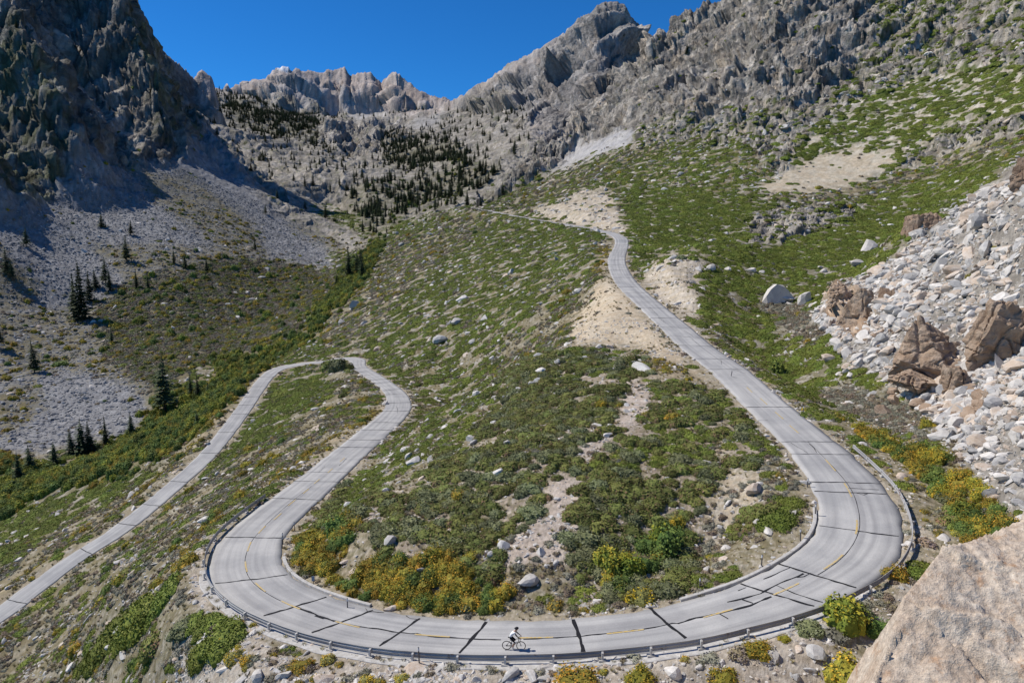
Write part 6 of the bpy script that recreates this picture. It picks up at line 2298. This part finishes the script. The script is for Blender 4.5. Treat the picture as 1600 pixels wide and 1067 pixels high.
def tube(bm, a, b, r, r2=None, n=8):
    a, b = Vector(a), Vector(b)
    d = b - a
    if d.length < 1e-6:
        return
    r2 = r if r2 is None else r2
    x = d.orthogonal().normalized()
    y = d.normalized().cross(x)
    v0 = [bm.verts.new(a + (x * math.cos(t) + y * math.sin(t)) * r) for t in [2 * math.pi * k / n for k in range(n)]]
    v1 = [bm.verts.new(b + (x * math.cos(t) + y * math.sin(t)) * r2) for t in [2 * math.pi * k / n for k in range(n)]]
    for k in range(n):
        bm.faces.new((v0[k], v0[(k + 1) % n], v1[(k + 1) % n], v1[k]))
    bm.faces.new(v0[::-1])
    bm.faces.new(v1)


def torus(bm, c, R, r, n=36, m=8):
    vs = []
    for i in range(n):
        a = 2 * math.pi * i / n
        ring = []
        for j in range(m):
            b = 2 * math.pi * j / m
            ring.append(bm.verts.new((c[0] + (R + r * math.cos(b)) * math.cos(a), c[1] + r * math.sin(b), c[2] + (R + r * math.cos(b)) * math.sin(a))))
        vs.append(ring)
    for i in range(n):
        for j in range(m):
            bm.faces.new((vs[i][j], vs[(i + 1) % n][j], vs[(i + 1) % n][(j + 1) % m], vs[i][(j + 1) % m]))


def part(name, bm, mat, parent):
    bmesh.ops.recalc_face_normals(bm, faces=bm.faces)
    me = bpy.data.meshes.new(name)
    bm.to_mesh(me)
    bm.free()
    me.materials.append(mat)
    o = link(bpy.data.objects.new(name, me))
    o.parent = parent
    return o


ci_, co2 = road_hit(792, 1014)
cp = on_road(ci_, co2, 0.004)
cp2 = on_road(*road_hit(814, 1013.5), 0.004)
heading = math.atan2(cp2.y - cp.y, cp2.x - cp.x) * 0.6
bike = bpy.data.objects.new('bicycle', None)
bike.location = cp
bike.rotation_euler = (0, 0, heading)
bike.scale = (1.04,) * 3
link(bike)
tag(bike, 'black road bicycle crossing the bend under the cyclist', 'bicycle')
RW = 0.335
for hx in (0.0, 1.0):
    w = bpy.data.objects.new('wheel', None)
    w.location = (hx, 0, RW)
    link(w)
    w.parent = bike
    bm = bmesh.new()
    torus(bm, (0, 0, 0), RW - 0.016, 0.018)
    part('tyre', bm, M_BLACK, w)
    bm = bmesh.new()
    torus(bm, (0, 0, 0), RW - 0.042, 0.012)
    part('rim', bm, M_FRAME, w)
    bm = bmesh.new()
    for k in range(20):
        a = 2 * math.pi * k / 20
        tube(bm, (0, 0.02 * (-1) ** k, 0), ((RW - 0.045) * math.cos(a), 0, (RW - 0.045) * math.sin(a)), 0.0016, n=3)
    part('spokes', bm, M_ALLOY, w)
    bm = bmesh.new()
    tube(bm, (0, -0.05, 0), (0, 0.05, 0), 0.022)
    if hx == 0:
        tube(bm, (0, -0.045, 0), (0, -0.025, 0), 0.05, n=16)
    part('hub', bm, M_BLACK, w)
BB = Vector((0.415, 0, 0.275))
SEATT = Vector((0.27, 0, 0.80))
HEADT, HEADB = Vector((0.80, 0, 0.86)), Vector((0.845, 0, 0.70))
bm = bmesh.new()
tube(bm, BB, SEATT, 0.016)
tube(bm, SEATT + Vector((0.01, 0, -0.04)), HEADT, 0.016)
tube(bm, BB, HEADB, 0.020)
tube(bm, HEADT + Vector((-.006, 0, .02)), HEADB - Vector((-.006, 0, .02)), 0.020)
for s in (-1, 1):
    tube(bm, BB + Vector((0, .02 * s, 0)), (0, .05 * s, RW), 0.010)
    tube(bm, SEATT + Vector((0, .015 * s, -.06)), (0, .05 * s, RW), 0.008)
part('frame', bm, M_FRAME, bike)
bm = bmesh.new()
for s in (-1, 1):
    tube(bm, HEADB + Vector((0, .03 * s, 0)), (0.97, .045 * s, 0.45), 0.013, 0.011)
    tube(bm, (0.97, .045 * s, 0.45), (1.0, .045 * s, RW), 0.011, 0.009)
tube(bm, HEADB - Vector((0, .04, 0)), HEADB + Vector((0, .04, 0)), 0.016)
part('fork', bm, M_FRAME, bike)
bm = bmesh.new()
tube(bm, SEATT, (0.235, 0, 0.93), 0.013)
part('seat_post', bm, M_FRAME, bike)
bm = bmesh.new()
secs = [(0.09, .066, .945), (0.13, .07, .955), (0.19, .05, .95), (0.26, .025, .948), (0.36, .016, .945)]
rings = []
for sx_, hw, hz in secs:
    rings.append([bm.verts.new((sx_, -hw, hz - .012)), bm.verts.new((sx_, -hw * .7, hz + .008)), bm.verts.new((sx_, hw * .7, hz + .008)), bm.verts.new((sx_, hw, hz - .012)), bm.verts.new((sx_, 0, hz - .03))])
for a_, b_ in zip(rings[:-1], rings[1:]):
    for k in range(5):
        bm.faces.new((a_[k], a_[(k + 1) % 5], b_[(k + 1) % 5], b_[k]))
bm.faces.new(rings[0])
bm.faces.new(rings[-1][::-1])
part('saddle', bm, M_BLACK, bike)
bm = bmesh.new()
tube(bm, HEADT, (0.79, 0, 0.90), 0.014)
tube(bm, (0.79, 0, 0.90), (0.88, 0, 0.91), 0.013)
tube(bm, (0.88, -.2, 0.91), (0.88, .2, 0.91), 0.013)
for s in (-1, 1):
    prev = Vector((0.88, .2 * s, .91))
    for k, (dx, dz_) in enumerate(((.05, .005), (.09, -.005), (.105, -.05), (.09, -.10), (.04, -.13), (-.02, -.135))):
        nx = Vector((0.88 + dx, .21 * s, .91 + dz_))
        tube(bm, prev, nx, 0.012)
        prev = nx
    tube(bm, (0.965, .21 * s, .905), (1.00, .21 * s, .955), 0.016, 0.012)
part('handlebar', bm, M_BLACK, bike)
CR = 0.172
th_ = math.radians(-60)
bm = bmesh.new()
tube(bm, BB + Vector((0, -.05, 0)), BB + Vector((0, -.04, 0)), 0.095, n=24)
tube(bm, BB + Vector((0, -.055, 0)), BB + Vector((CR * math.cos(th_), -.065, CR * math.sin(th_))), 0.012)
tube(bm, BB + Vector((0, .055, 0)), BB - Vector((CR * math.cos(th_), -.065, CR * math.sin(th_))), 0.012)
part('crankset', bm, M_ALLOY, bike)
pedR = BB + Vector((CR * math.cos(th_), -.11, CR * math.sin(th_)))
pedL = BB - Vector((CR * math.cos(th_), -.11, CR * math.sin(th_)))
for pd in (pedR, pedL):
    bm = bmesh.new()
    tube(bm, pd - Vector((.04, 0, 0)), pd + Vector((.04, 0, 0)), 0.02, n=6)
    part('pedal', bm, M_BLACK, bike)
bm = bmesh.new()
for dz_ in (0.093, -0.093):
    tube(bm, BB + Vector((0, -.045, dz_)), Vector((0, -.04, RW + 0.045 * (1 if dz_ > 0 else -1))), 0.005, n=4)
part('chain', bm, M_BLACK, bike)
for bx_ in (0.62,):
    bm = bmesh.new()
    tube(bm, (0.56, 0, 0.50), (0.66, 0, 0.62), 0.036, n=10)
    part('water_bottle', bm, M_JERSEY, bike)

# ------------------------------------------------------------------ rider: one continuous skinned body
rider = bpy.data.objects.new('person', None)
rider.location = cp
rider.rotation_euler = (0, 0, heading)
rider.scale = (1.04,) * 3
link(rider)
tag(rider, 'cyclist in white jersey, black shorts and dark helmet leaning over the handlebars', 'person')
J, E_ = [], []


def jn(p, r, parent=None, r2=None):
    J.append((Vector(p), r, r2 or r))
    if parent is not None:
        E_.append((parent, len(J) - 1))
    return len(J) - 1


pel = jn((0.235, 0, 1.00), .135, None, .155)
bel = jn((0.33, 0, 1.16), .115, pel, .145)
che = jn((0.46, 0, 1.31), .125, bel, .165)
nek = jn((0.57, 0, 1.41), .085, che, .10)
nk2 = jn((0.63, 0, 1.475), .052, nek)
hd1 = jn((0.675, 0, 1.535), .082, nk2, .075)
hd2 = jn((0.70, 0, 1.61), .098, hd1, .082)
hd3 = jn((0.695, 0, 1.675), .070, hd2)
nose = jn((0.80, 0, 1.575), .014, hd2)
for s, ped in ((-1, pedR), (1, pedL)):
    sh = jn((0.55, .17 * s, 1.385), .062, che)
    el = jn((0.73, .235 * s, 1.165), .042, sh)
    wr = jn((0.945, .205 * s, 1.005), .027, el)
    ha = jn((0.985, .205 * s, 0.985), .030, wr, .022)
    for f in range(4):
        yy = .205 * s + (0.018 - 0.012 * f) * 1.0
        l = (0.030, 0.036, 0.034, 0.026)[f]
        f1 = jn((0.995 + l * .5, yy, 0.975 - .012 * f), .0095, ha)
        f2 = jn((1.005 + l * .5, yy - .018 * s, 0.95 - .012 * f), .008, f1)
    t1 = jn((0.985, .175 * s, 0.985), .0105, ha)
    t2 = jn((1.005, .168 * s, 0.965), .009, t1)
    hp = jn((0.26, .095 * s, 0.96), .095, pel)
    ank = Vector((ped.x - 0.10, ped.y * 1.0, ped.z + 0.10))
    # knee by two-bone reach
    hpv = Vector((0.26, .095 * s, 0.96))
    L1, L2 = 0.445, 0.43
    dv_ = ank - hpv
    dl = min(dv_.length, L1 + L2 - 0.005)
    a_ = (L1 * L1 - L2 * L2 + dl * dl) / (2 * dl)
    hh_ = math.sqrt(max(0, L1 * L1 - a_ * a_))
    ud = dv_.normalized()
    fw = (Vector((1, 0, 0.1)) - ud * ud.dot(Vector((1, 0, 0.1)))).normalized()
    kn_p = hpv + ud * a_ + fw * hh_
    mid = jn(hpv.lerp(kn_p, 0.5), .078, hp)
    kn = jn(kn_p, .054, mid)
    cf = jn(kn_p.lerp(ank, 0.35) - fw * 0.02, .056, kn)
    ak = jn(ank, .032, cf)
    hl = jn(ank + Vector((-0.02, 0, -0.06)), .030, ak)
    to = jn(Vector((ped.x + 0.07, ped.y, ped.z + 0.030)), .028, hl)
me = bpy.data.meshes.new('body_rig')
me.from_pydata([tuple(j[0]) for j in J], E_, [])
bo = bpy.data.objects.new('body_rig', me)
link(bo)
sm_ = bo.modifiers.new('skin', 'SKIN')
sm_.use_smooth_shade = True
sv = me.skin_vertices[0].data if me.skin_vertices else None
if sv is None:
    bpy.context.view_layer.objects.active = bo
    me.attributes  # skin layer is created with the modifier on evaluation
    bpy.ops.object.select_all(action='DESELECT')
    bo.select_set(True)
    bpy.ops.object.skin_root_mark()
    sv = me.skin_vertices[0].data
for k, j in enumerate(J):
    sv[k].radius = (j[1], j[2])
    sv[k].use_root = (k == pel)
ss_ = bo.modifiers.new('smooth', 'SUBSURF')
ss_.levels = ss_.render_levels = 2
dg = bpy.context.evaluated_depsgraph_get()
bme = bpy.data.meshes.new_from_object(bo.evaluated_get(dg))
bpy.data.objects.remove(bo)
bme.name = 'body'
for m_ in (M_SKIN, M_JERSEY, M_SHORT, M_SHOE):
    bme.materials.append(m_)
mi = []
for p in bme.polygons:
    c = p.center
    k = 0
    if c.z > 0.95 and c.x < 0.60 and abs(c.y) < 0.26 and c.z - 1.0 > (c.x - 0.50) * 0.9 - 0.02:
        k = 1
    if c.z > 0.62 and k != 1 and c.x < 0.58 and c.z < 1.12:
        k = 2
    if c.z < 1.06 and c.x < 0.42 and c.z > 0.72:
        k = 2
    if c.x >= 0.58 and c.z < 1.34 and c.z > 1.02 and c.x < 0.92:
        k = 2
    if c.z > 1.44:
        k = 0
    if c.z < 0.47:
        k = 3 if (abs(c.y) > .03 and c.z < 0.62) and ((c - pedR).length < 0.19 or (c - pedL).length < 0.19) else 0
    if (c - pedR).length < 0.19 or (c - pedL).length < 0.19:
        k = 3
    mi.append(k)
bme.polygons.foreach_set('material_index', mi)
bme.polygons.foreach_set('use_smooth', [True] * len(mi))
b_o = link(bpy.data.objects.new('body', bme))
b_o.parent = rider
bm = bmesh.new()
bmesh.ops.create_uvsphere(bm, u_segments=20, v_segments=12, radius=1)
for v in list(bm.verts):
    x_, y_, z_ = v.co
    if z_ < -0.12:
        z_ = -0.12 + (z_ + 0.12) * 0.15
    v.co = Vector((0.685 + x_ * 0.155 - (0.02 if z_ < 0 else 0), y_ * 0.112, 1.635 + z_ * 0.115 + x_ * 0.02))
part('helmet', bm, simple_mat('dark_helmet', (.02, .02, .024), 0.35), rider)
bm = bmesh.new()
for s in (-1, 1):
    bmesh.ops.create_icosphere(bm, subdivisions=1, radius=0.016, matrix=Matrix.Translation((0.775, 0.032 * s, 1.60)))
part('sunglasses', bm, M_BLACK, rider)
